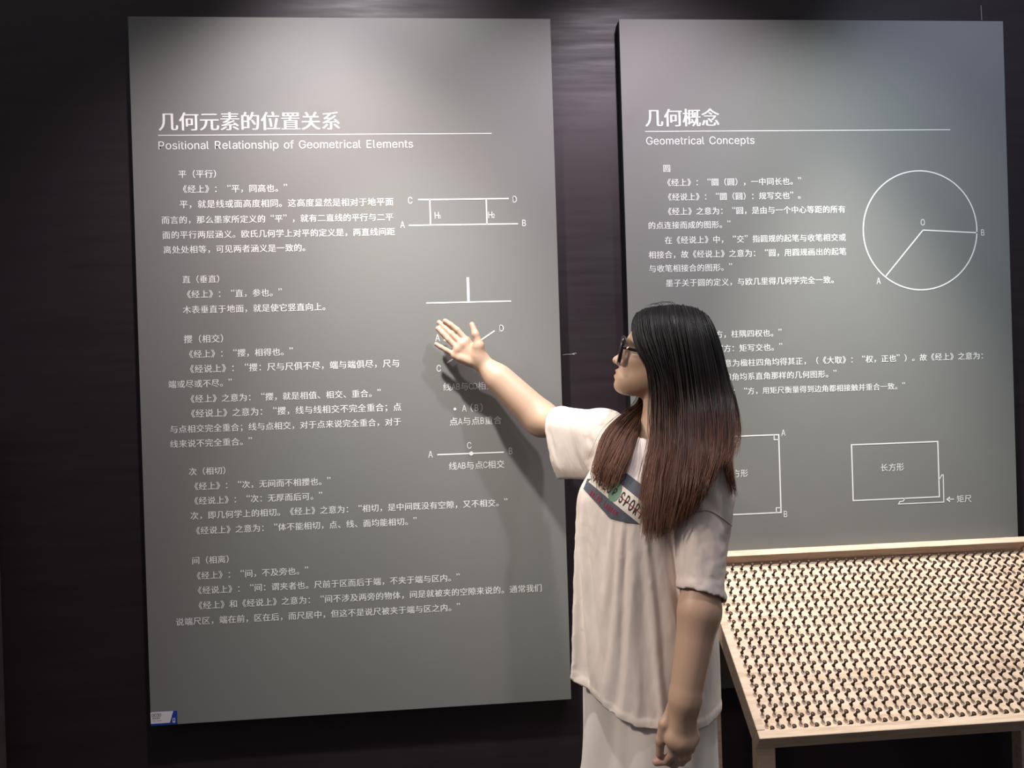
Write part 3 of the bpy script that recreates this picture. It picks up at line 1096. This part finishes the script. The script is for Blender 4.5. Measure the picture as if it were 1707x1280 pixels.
def axis_dist(P, a, d):
    v = P - a
    return np.linalg.norm(v - (v @ d)[:, None] * d, axis=1)


keep = fc[:, 2] > HEM - .17 * ((fc - np.array([.428, 1.755, 0])) @ TL) + .5 * SLEEVE_H
keep &= ~(((fc - SLR_END) @ ARD > -.5 * SLEEVE_H) & (axis_dist(fc, SLR_END - UP * .025, ARD) < .12) & (fc[:, 0] < .36))
keep &= ~(((fc - SLL_END) @ ALC > -.5 * SLEEVE_H) & (axis_dist(fc, SLL_END, ALD) < .066) & (np.linalg.norm(fc - SLL_END, axis=1) < .066))
nd = nrm(hw(-.022, 0, -.045) - NB + UP * .05)
ntop = NB - UP * .030
keep &= ~((axis_dist(fc, ntop, nrm(UP * .9 + TF * .28)) < .070) & (fc[:, 2] > 1.20) & ((fc - ntop) @ nrm(UP - TF * .55) > -.030))
SF = SF[keep]
used = np.unique(SF); remap = -np.ones(len(SV), int); remap[used] = np.arange(len(used))
SV = SV[used]; SF = remap[SF]
print('shirt', SV.shape, SF.shape)
# even out the cut edges before the cloth hangs
nbr = {}
ec = {}
for q in SF:
    for i in range(4):
        e_ = (min(q[i], q[i - 1]), max(q[i], q[i - 1])); ec[e_] = ec.get(e_, 0) + 1
for (i, j), n_ in ec.items():
    if n_ == 1:
        nbr.setdefault(i, []).append(j); nbr.setdefault(j, []).append(i)
ids = np.array([i for i, x in nbr.items() if len(x) == 2]); na = np.array([nbr[i] for i in ids])
for _ in range(14):
    SV[ids] = SV[ids] * .4 + .3 * (SV[na[:, 0]] + SV[na[:, 1]])
shirt = mesh_obj('t_shirt', SV, SF, M['shirt'], person, True)
SIM = 40
if SIM:
    # let the cotton hang on the body under gravity
    cv, cf = surface(lambda p: np.minimum(d_body(p), d_trousers(p)), (-.1, 1.35, -.01), (.85, 2.25, 1.65), .0085, 8)
    col = mesh_obj('collider', cv, cf)
    cm = col.modifiers.new('collision', 'COLLISION')
    col.collision.thickness_outer = .004; col.collision.thickness_inner = .02; col.collision.cloth_friction = 12
    cl = shirt.modifiers.new('cloth', 'CLOTH')
    st_ = cl.settings
    st_.quality = 7; st_.mass = .18; st_.tension_stiffness = 18; st_.compression_stiffness = 14; st_.shear_stiffness = 6
    st_.bending_stiffness = .06; st_.tension_damping = 12; st_.compression_damping = 12; st_.shear_damping = 8; st_.bending_damping = .3; st_.air_damping = 2.5
    cl.collision_settings.distance_min = .003; cl.collision_settings.collision_quality = 3
    cl.point_cache.frame_start = 1; cl.point_cache.frame_end = SIM
    for fr in range(1, SIM + 1):
        SC.frame_set(fr)
    ev = shirt.evaluated_get(bpy.context.evaluated_depsgraph_get())
    co = np.empty(len(ev.data.vertices) * 3, np.float32); ev.data.vertices.foreach_get('co', co)
    shirt.modifiers.remove(cl)
    bpy.data.objects.remove(col)
    SC.frame_set(1)
    shirt.data.vertices.foreach_set('co', co); shirt.data.update()
# turned hems: a raised band along every open edge
me_ = shirt.data
ec = {}
for p_ in me_.polygons:
    for e_ in p_.edge_keys:
        ec[e_] = ec.get(e_, 0) + 1
open_e = [e_ for e_, n_ in ec.items() if n_ == 1]
open_v = sorted({i for e_ in open_e for i in e_})
from mathutils.kdtree import KDTree
kd = KDTree(len(open_v))
for i in open_v:
    kd.insert(me_.vertices[i].co, i)
kd.balance()
vg = shirt.vertex_groups.new(name='hem')
for v_ in me_.vertices:
    w_ = min(1, max(0, (.021 - kd.find(v_.co)[2]) / .006))
    if w_:
        vg.add([v_.index], w_, 'ADD')
m = shirt.modifiers.new('smooth', 'SMOOTH'); m.iterations = 3
m = shirt.modifiers.new('sub', 'SUBSURF'); m.levels = 1; m.render_levels = 1
m = shirt.modifiers.new('band', 'DISPLACE'); m.vertex_group = 'hem'; m.strength = .0016; m.mid_level = 0
m = shirt.modifiers.new('thick', 'SOLIDIFY'); m.thickness = .0022; m.offset = 1


TV, TFc = surface(d_trousers, (.1, 1.35, .0), (.85, 2.15, 1.0), .009)
fc = TV[TFc].mean(1)
TFc = TFc[(fc[:, 2] > .04) & (fc[:, 2] < .965)]
used = np.unique(TFc); remap = -np.ones(len(TV), int); remap[used] = np.arange(len(used))
TV = TV[used]; TFc = remap[TFc]
trousers = mesh_obj('trousers', TV, TFc, M['trousers'], person, True)
m = trousers.modifiers.new('smooth', 'SMOOTH'); m.iterations = 3
m = trousers.modifiers.new('thick', 'SOLIDIFY'); m.thickness = .002; m.offset = 1

def tube(path, r, n=10, closed=False, squash=None):
    """swept tube; squash=(axis, factor) flattens the section along an axis"""
    path = np.asarray(path, float); k = len(path)
    T = (np.roll(path, -1, 0) - np.roll(path, 1, 0)) if closed else np.gradient(path, axis=0)
    T /= np.linalg.norm(T, axis=1, keepdims=True)
    r = np.broadcast_to(r, (k,))
    ref = nrm(squash[0]) if squash else np.array([.1, .2, 1.0])
    V = []
    for i in range(k):
        e = np.cross(T[i], ref); e /= np.linalg.norm(e); f = np.cross(e, T[i])
        for j in range(n):
            t = 2 * math.pi * j / n
            V.append(path[i] + r[i] * (e * math.cos(t) + f * math.sin(t) * (squash[1] if squash else 1)))
    F = []
    for i in range(k if closed else k - 1):
        for j in range(n):
            a, b_ = i * n + j, i * n + (j + 1) % n
            c, d = ((i + 1) % k) * n + (j + 1) % n, ((i + 1) % k) * n + j
            F.append((a, b_, c, d))
    if not closed:
        F.append(tuple(range(n))[::-1]); F.append(tuple((k - 1) * n + j for j in range(n)))
    return V, F


# printed emblem on the chest, laid on the cloth
bpy.context.view_layer.update()
dg = bpy.context.evaluated_depsgraph_get()
ev = shirt.evaluated_get(dg)
me = ev.to_mesh()
sv_ = np.array([v.co[:] for v in me.vertices]); sf_ = [tuple(p.vertices) for p in me.polygons]
ev.to_mesh_clear()
BVH = BVHTree.FromPolygons([Vector(v) for v in sv_], sf_)
EYE = Vector((0, 0, HC))


def on_cloth(px, py, lift):
    p = W(px, py, 1.0)
    d = (Vector(p) - EYE).normalized()
    h, n, _, _ = BVH.ray_cast(EYE, d)
    if h is None:
        return None
    if n.dot(d) > 0:
        n = -n
    return np.array(h + n * lift)


EU, EV = np.array([8.2, 6.75]), np.array([9.3, -17.0])     # one letter along, one capital up
EO = np.array([1033.5, 838.5])                             # foot of the first letter of the main word


def emblem(name, tris, mat_, lift):
    """tris: triangles in emblem units, cut fine enough to follow the folds"""
    V, F = [], []
    for t in tris:
        t = [np.array(q, float) for q in t]
        ln = max(np.linalg.norm((t[i] - t[i - 1]) @ np.stack([EU, EV])) for i in range(3))
        n = max(1, int(ln / 4))
        ids = {}
        for i in range(n + 1):
            for j in range(n + 1 - i):
                q = t[0] + (t[1] - t[0]) * i / n + (t[2] - t[0]) * j / n
                ids[(i, j)] = len(V); V.append(q)
        for i in range(n):
            for j in range(n - i):
                F.append((ids[(i, j)], ids[(i + 1, j)], ids[(i, j + 1)]))
                if i + j < n - 1:
                    F.append((ids[(i + 1, j)], ids[(i + 1, j + 1)], ids[(i, j + 1)]))
    R_, ok = [], []
    for q in V:
        c = EO + q[0] * EU + q[1] * EV
        h = on_cloth(c[0], c[1], lift)
        ok.append(h is not None); R_.append(h if h is not None else np.zeros(3))
    F = [f for f in F if all(ok[i] for i in f)]
    return mesh_obj(name, np.array(R_), F, mat_, shirt)


def fan(pts):
    return [(pts[0], pts[i], pts[i + 1]) for i in range(1, len(pts) - 1)]


def word(text, u0, v0, su, svv, wgt=.012):
    out = []
    for k, ch in enumerate(text):
        if ch == ' ':
            continue
        v, f = GL[(ch, wgt)]
        lo, hi = v.min(0), v.max(0)
        for t in f:
            for tri in fan(list(t)):
                out.append([((v[i][0] - (lo[0] + hi[0]) / 2) / .95 * su + u0 + k * su * 1.0, (v[i][1] - lo[1]) / (hi[1] - lo[1]) * svv + v0) for i in tri])
    return out


M['emblem_blue'] = mat('emblem_blue', (.085, .098, .125), .8)
M['emblem_white'] = mat('emblem_white', (.72, .66, .58), .8)
M['emblem_black'] = mat('emblem_black', (.02, .016, .016), .8)
M['emblem_red'] = mat('emblem_red', (.42, .015, .045), .8)
M['emblem_green'] = mat('emblem_green', (.16, .27, .19), .8)
hexa = [(-4.6, .55), (-6.3, -.15), (-6.1, -1.05), (-.1, -1.55), (2.4, -.95), (6.2, .35), (6.4, 1.4), (2.2, 2.45), (-1.2, 2.4)]
emblem('emblem_field', fan(hexa), M['emblem_blue'], .0022)
emblem('emblem_band', fan([(-5.9, -.30), (6.0, -.30), (6.3, 1.32), (-5.0, 1.32)]), M['emblem_white'], .0028)
emblem('emblem_word', word('SPORT', 0, .02, .95, 1.0) + word('POLO', -5.0, .02, .90, 1.0), M['emblem_black'], .0036)
ci = [(-1.35 + 1.0 * math.cos(2 * math.pi * k / 28), .5 + .86 * math.sin(2 * math.pi * k / 28)) for k in range(28)]
emblem('emblem_badge', fan(ci), M['emblem_green'], .0033)
emblem('emblem_letter', word('P', -1.35, .15, .8, .7), M['emblem_black'], .0040)
emblem('emblem_stripe', fan([(-.4, .42), (5.6, .42), (5.6, .50), (-.4, .50)]), M['emblem_red'], .0031)
emblem('emblem_name', word('RALPH LAUREN', -4.7, -1.12, .46, .50), M['emblem_red'], .0030)

def seam(pxs, name='sleeve_seam'):
    pts = [on_cloth(x, y, .0006) for x, y in catmull(np.array(pxs, float), 40)]
    pts = np.array([p for p in pts if p is not None])
    for _ in range(2):
        pts[1:-1] = (pts[:-2] + pts[1:-1] * 2 + pts[2:]) / 4
    b = MB()
    b.add(*tube(pts, .0011, 6))
    return b.build(name, M['seam'], shirt, smooth=True)


M['seam'] = mat('seam_thread', (.42, .36, .33), .9)
SEAMS = [[(1143, 866), (1158, 855), (1177, 851), (1194, 857), (1209, 868), (1221, 878)]]
for s_ in SEAMS:
    seam(s_)

# ------------------------------------------------------------------ hair: strands combed from the crown
NEAR = [
    [(1063, 523, 1.772), (1057, 536, 1.745), (1059, 556, 1.720), (1068, 584, 1.698), (1082, 612, 1.686), (1087, 645, 1.682), (1088, 690, 1.678), (1088, 735, 1.650), (1077, 775, 1.615), (1069, 830, 1.595), (1066, 898, 1.585)],
    [(1080, 514, 1.774), (1073, 528, 1.735), (1078, 560, 1.705), (1092, 600, 1.688), (1104, 640, 1.680), (1106, 690, 1.670), (1105, 740, 1.635), (1098, 790, 1.600), (1090, 850, 1.582), (1084, 908, 1.575)],
    [(1105, 510, 1.775), (1102, 525, 1.730), (1108, 560, 1.700), (1118, 610, 1.685), (1124, 660, 1.678), (1126, 710, 1.655), (1124, 760, 1.615), (1118, 810, 1.585), (1110, 860, 1.573), (1103, 902, 1.570)],
    [(1130, 509, 1.776), (1132, 525, 1.730), (1138, 560, 1.698), (1146, 610, 1.685), (1152, 660, 1.678), (1154, 710, 1.645), (1152, 760, 1.605), (1146, 810, 1.575), (1136, 850, 1.565), (1126, 884, 1.565)],
    [(1150, 512, 1.778), (1156, 530, 1.740), (1164, 565, 1.708), (1172, 610, 1.692), (1178, 660, 1.680), (1182, 705, 1.640), (1180, 750, 1.595), (1172, 795, 1.565), (1160, 830, 1.555), (1148, 856, 1.555)],
    [(1166, 519, 1.780), (1176, 540, 1.750), (1186, 575, 1.730), (1196, 620, 1.720), (1203, 665, 1.700), (1204, 710, 1.650), (1200, 745, 1.605), (1193, 765, 1.580), (1184, 790, 1.560), (1178, 805, 1.560)],
    [(1178, 528, 1.785), (1190, 552, 1.775), (1199, 590, 1.770), (1208, 640, 1.760), (1214, 680, 1.730), (1217, 720, 1.680), (1210, 745, 1.650), (1203, 756, 1.630), (1200, 764, 1.630)],
]
SIDE_LOCK = [
    [(1176, 527, 1.785), (1192, 560, 1.775), (1203, 600, 1.770), (1212, 650, 1.760), (1216, 690, 1.720), (1214, 730, 1.650), (1210, 760, 1.610), (1213, 790, 1.600), (1222, 826, 1.600)],
    [(1180, 530, 1.787), (1195, 565, 1.780), (1206, 610, 1.775), (1217, 660, 1.765), (1222, 700, 1.720), (1220, 740, 1.650), (1217, 770, 1.610), (1219, 800, 1.605), (1226, 838, 1.605)],
]
WISPS = [
    [(1178, 529, 1.790), (1196, 570, 1.790), (1207, 620, 1.780), (1216, 655, 1.770), (1224, 690, 1.750), (1226, 720, 1.730), (1221, 745, 1.720), (1216, 765, 1.710)],
    [(1180, 530, 1.790), (1197, 570, 1.790), (1210, 615, 1.780), (1224, 655, 1.770), (1233, 690, 1.750), (1236, 720, 1.730), (1233, 745, 1.720), (1227, 772, 1.710)],
]
FAR = [
    [(1063, 523, 1.778), (1056, 538, 1.805), (1057, 560, 1.830), (1066, 600, 1.848), (1074, 640, 1.855), (1062, 674, 1.830), (1036, 693, 1.800), (1010, 716, 1.770), (998, 748, 1.730), (989, 780, 1.710), (989, 808, 1.705)],
    [(1085, 513, 1.780), (1080, 530, 1.820), (1082, 570, 1.855), (1088, 620, 1.865), (1085, 660, 1.855), (1064, 690, 1.820), (1042, 720, 1.780), (1022, 755, 1.740), (1006, 785, 1.715), (1002, 817, 1.705)],
    [(1110, 510, 1.780), (1110, 530, 1.830), (1112, 580, 1.865), (1110, 640, 1.870), (1095, 680, 1.850), (1070, 703, 1.810), (1056, 735, 1.770), (1044, 768, 1.730), (1032, 798, 1.710), (1022, 824, 1.700)],
]
BACK = [
    [(1110, 510, 1.780), (1125, 530, 1.830), (1140, 570, 1.870), (1150, 630, 1.885), (1150, 690, 1.895), (1146, 760, 1.905), (1140, 840, 1.910)],
    [(1140, 511, 1.780), (1158, 530, 1.820), (1172, 570, 1.845), (1180, 630, 1.860), (1182, 690, 1.870), (1180, 760, 1.880), (1174, 840, 1.890)],
    [(1166, 519, 1.782), (1182, 545, 1.795), (1194, 590, 1.805), (1202, 640, 1.815), (1206, 690, 1.820), (1205, 745, 1.820), (1198, 800, 1.830)],
]
NPT = 30


def over_cloth(g):
    """a guide lies on the near side of the cloth it crosses"""
    sh = np.ones(len(g))
    eye = np.array([0, 0, HC])
    for i, p in enumerate(g):
        if p[2] < 1.40:
            v = p - eye
            h, n, _, dist = BVH.ray_cast(EYE, Vector(v / np.linalg.norm(v)))
            if h is not None and dist - .016 < np.linalg.norm(v):
                sh[i] = (dist - .016) / np.linalg.norm(v)
    low = np.minimum.reduce([np.concatenate([sh[k:], np.full(k, sh[-1])]) for k in range(3)] + [np.concatenate([np.full(k, sh[0]), sh[:len(sh) - k]]) for k in range(1, 3)])
    for _ in range(4):
        low[1:-1] = (low[:-2] + 2 * low[1:-1] + low[2:]) / 4
    g[:] = eye + (g - eye) * low[:, None]


def family(guides, n, spread0, spread1, thick, tip=.0, bias=None, cloth=True):
    G = np.array([catmull([W(*q) for q in g], NPT) for g in guides])
    for g in G if cloth else []:
        over_cloth(g)
    t = rng.random(n) * (len(G) - 1) if bias is None else bias(n) * (len(G) - 1)
    i = np.minimum(t.astype(int), len(G) - 2); u = (t - i)[:, None, None]
    S = G[i] * (1 - u) + G[i + 1] * u                      # n, NPT, 3
    a = np.linspace(0, 1, NPT)[None, :, None]
    amp = spread0 + (spread1 - spread0) * a
    ncl = max(6, n // 28)
    cl = rng.integers(0, ncl, n)
    order = np.argsort(t); cl[order] = np.arange(n) * ncl // n  # neighbours make a lock
    coff = rng.normal(size=(ncl, 1, 3)); own = rng.normal(size=(n, 1, 3))
    S = S + amp * (.55 * coff[cl] + .55 * own) * np.array([1, 1.3, .4])
    ph = rng.random((n, 1, 3)) * 6.28; fr = 1 + rng.random((n, 1, 1)) * 2
    S = S + amp * .35 * np.sin(a * 6.28 * fr + ph) * a
    # each hair ends at its own length
    lc = 1 - rng.random((n, 1)) ** 2 * .20 - .07 * rng.random((ncl, 1))[cl]
    tt = np.linspace(0, 1, NPT)[None, :] * lc * (NPT - 1)
    k = np.minimum(tt.astype(int), NPT - 2); w_ = (tt - k)[..., None]
    ii = np.arange(n)[:, None]
    S = S[ii, k] * (1 - w_) + S[ii, k + 1] * w_
    return S, np.full(n, thick)


sets = [family(NEAR, 3600, .0035, .0105, .00075), family(SIDE_LOCK, 260, .003, .006, .0007), family(WISPS, 70, .002, .007, .00055),
        family(FAR, 1300, .003, .0095, .00075), family(BACK, 900, .004, .009, .0008, cloth=False)]
S = np.concatenate([x[0] for x in sets]); TH = np.concatenate([x[1] for x in sets])
wisp = family([[(1068, 521, 1.772), (1058, 538, 1.74), (1055, 558, 1.715), (1062, 584, 1.697), (1076, 610, 1.686), (1087, 630, 1.680)], [(1066, 521, 1.772), (1056, 538, 1.74), (1058, 560, 1.71), (1070, 590, 1.69), (1086, 616, 1.682), (1092, 640, 1.680)]], 60, .0015, .004, .00045)
fly = family([[(1085, 514, 1.775), (1078, 508, 1.770), (1068, 508, 1.765), (1060, 516, 1.760)], [(1130, 509, 1.775), (1122, 503, 1.770), (1110, 503, 1.765), (1096, 506, 1.760)],
              [(1150, 511, 1.778), (1158, 512, 1.770), (1172, 520, 1.765), (1184, 532, 1.760)]], 20, .002, .005, .00035)
# keep hair outside the head and the cloth
P_ = S.reshape(-1, 3)
for it in range(3):
    m = np.linalg.norm(P_ - HO, axis=1) < .19
    q = P_[m]
    d = d_head(q)
    g = np.stack([d_head(q + np.eye(3)[i] * .001) - d for i in range(3)], 1); g /= np.linalg.norm(g, axis=1, keepdims=True) + 1e-9
    P_[m] = q + g * np.maximum(.0055 - d, 0)[:, None]
lowz = np.nonzero(P_[:, 2] < 1.40)[0]
for i in lowz:
    h, n, _, dist = BVH.find_nearest(Vector(P_[i]), .06)
    if h is None:
        continue
    sd = (Vector(P_[i]) - h).dot(n)
    lim = .004 + .008 * ((i // NPT * 7919) % 97) / 97
    if sd < lim:
        P_[i] = P_[i] + np.array(n) * (lim - sd)
m = P_[:, 2] < 1.46
q = P_[m]; d = d_body(q); mm = d < .006
idx = np.nonzero(m)[0][mm]; q = P_[idx]; d = d_body(q)
g = np.stack([d_body(q + np.eye(3)[i] * .001) - d for i in range(3)], 1); g /= np.linalg.norm(g, axis=1, keepdims=True) + 1e-9
P_[idx] = q + g * np.maximum(.006 - d, 0)[:, None]
S = P_.reshape(S.shape)
S[:, 2:-2] = (S[:, 1:-3] + S[:, 2:-2] * 2 + S[:, 3:-1]) / 4
TONE = np.concatenate([np.ones(len(S)), np.full(len(wisp[0]), .62), np.full(len(fly[0]), .2)])
S = np.concatenate([S, wisp[0], fly[0]]); TH = np.concatenate([TH, wisp[1], fly[1]])


def strands(S, TH, name, parent):
    n, k, _ = S.shape
    T = np.gradient(S, axis=1); T /= np.linalg.norm(T, axis=2, keepdims=True) + 1e-12
    ref = np.array([.3, -.9, .2])
    e = np.cross(T, ref); e /= np.linalg.norm(e, axis=2, keepdims=True) + 1e-12
    f = np.cross(T, e)
    a = np.linspace(0, 1, k)
    rad = TH[:, None] * np.interp(a, [0, .1, .7, 1], [.9, 1, .9, .25])[None]
    ring = []
    for j in range(3):
        t = 2 * math.pi * j / 3
        ring.append(S + rad[..., None] * (e * math.cos(t) + f * math.sin(t)))
    V = np.stack(ring, 2).reshape(-1, 3)
    b = (np.arange(n)[:, None] * k + np.arange(k - 1)[None]) * 3
    b = b.ravel()
    F = np.concatenate([np.stack([b + j, b + (j + 1) % 3, b + 3 + (j + 1) % 3, b + 3 + j], 1) for j in range(3)])
    o = mesh_obj(name, V, F, M['hair'], parent, True)
    tone = np.repeat(np.stack([np.broadcast_to(a, (n, k)) * TONE[:, None], np.broadcast_to(rng.random((n, 1)), (n, k))], -1).reshape(-1, 2), 3, 0)
    at = o.data.attributes.new('strand', 'FLOAT_VECTOR', 'POINT')
    at.data.foreach_set('vector', np.concatenate([tone, np.zeros((len(tone), 1))], 1).astype(np.float32).ravel())
    return o


# scalp under the strands
def d_scalp(p):
    q = (p - HO) @ HR.T
    d = d_head(p) - .005
    front = q[:, 0] - np.interp(q[:, 2], [-.09, -.03, .0, .03, .06, .085, .11], [.010, .014, .024, .040, .056, .058, .05])
    return smax(smax(d, front, .006), -q[:, 2] - .075, .006)


hv, hf = surface(d_scalp, HO - .16, HO + .16, .0035)
hair = strands(S, TH, 'hair', person)
scalp = mesh_obj('scalp_hair', hv, hf, M['hair'], hair, True)
at = scalp.data.attributes.new('strand', 'FLOAT_VECTOR', 'POINT')
h_ = M['hair']
ta = N(h_, 'ShaderNodeAttribute', attribute_name='strand')
sx_ = N(h_, 'ShaderNodeSeparateXYZ'); L(h_, ta.outputs['Vector'], sx_.inputs[0])
ad = N(h_, 'ShaderNodeMath', operation='MULTIPLY_ADD'); L(h_, sx_.outputs[1], ad.inputs[0]); ad.inputs[1].default_value = .22; L(h_, sx_.outputs[0], ad.inputs[2])
L(h_, ramp(h_, ad.outputs[0], [(.34, (.0065, .006, .006)), (.60, (.013, .009, .008)), (.80, (.075, .031, .019)), (1.0, (.21, .098, .06))]), bs(h_, 'Base Color'))

# ------------------------------------------------------------------ glasses
M['frame'] = mat('dark_acetate', (.018, .012, .016), .22)
M['gold'] = mat('gold_fitting', (.75, .55, .36), .3, Metallic=1.0)
M['lens'] = mat('lens', (.9, .88, .92), .03, Transmission_Weight=1.0, IOR=1.02)


def rim_pts(sgn, inset=0.0, n=44):
    out = []
    for k in range(n):
        t = 2 * math.pi * k / n
        c, s_ = math.cos(t), math.sin(t)
        e = 2 / 3.2
        y = .0355 + (.0315 - inset) * math.copysign(abs(c) ** e, c)
        z = -.0165 + (.0300 - inset) * math.copysign(abs(s_) ** e, s_)
        x = .1010 + .10 * (z + .0165) - .09 * max(0, y - .02)
        out.append(hw(x, sgn * y, z))
    return out


gl = None
b = MB()
for sg in (1, -1):
    b.add(*tube(rim_pts(sg), .0044, 10, True, (HF, 1.0)))
b.add(*tube(catmull([hw(.1022, .006, -.006), hw(.1045, 0, -.004), hw(.1022, -.006, -.006)], 9), .0026, 8))
gl = b.build('glasses', M['frame'], person, smooth=True)
for sg in (1, -1):
    rp_ = rim_pts(sg, .003)
    c_ = np.mean(rp_, 0)
    V = [p - HF * .0007 for p in rp_] + [p + HF * .0007 for p in rp_] + [c_ - HF * .0007, c_ + HF * .0009]
    n = len(rp_)
    F = [(k, (k + 1) % n, 2 * n) for k in range(n)] + [(n + (k + 1) % n, n + k, 2 * n + 1) for k in range(n)] + [(k, n + k, n + (k + 1) % n, (k + 1) % n) for k in range(n)]
    mesh_obj('lens', np.array(V), F, M['lens'], gl, True)
    b = MB()
    b.add(*tube(catmull([hw(.0965, sg * .0665, -.010), hw(.088, sg * .0700, -.010), hw(.050, sg * .0755, -.0085), hw(.0, sg * .0805, -.006), hw(-.025, sg * .080, -.014), hw(-.040, sg * .077, -.034)], 22), .0036, 10, False, (lh, .5)))
    b.build('temple', M['frame'], gl, smooth=True)
    b = MB()
    b.add(*tube([hw(.0865, sg * .0712, -.010), hw(.0805, sg * .0722, -.010)], .0040, 10, False, (lh, .55)))
    b.build('hinge_plate', M['gold'], gl, smooth=True)

# striped cord in the hanging hand
M['cord'] = mat('black_cord', (.02, .018, .018), .6)
cd = empty('cord', W(1122, 1290, 1.575), 'thin black cord hanging from the lowered hand of the person', 'cord')
for k in range(3):
    b = MB()
    b.add(*tube(catmull([W(1119 + 3.2 * k, 1262, 1.582), W(1118.5 + 3.6 * k, 1275, 1.576), W(1118 + 4 * k, 1300, 1.575), W(1121 + 3 * k, 1330, 1.580)], 12), .0009, 8))
    b.build('strand', M['cord'], cd, smooth=True)
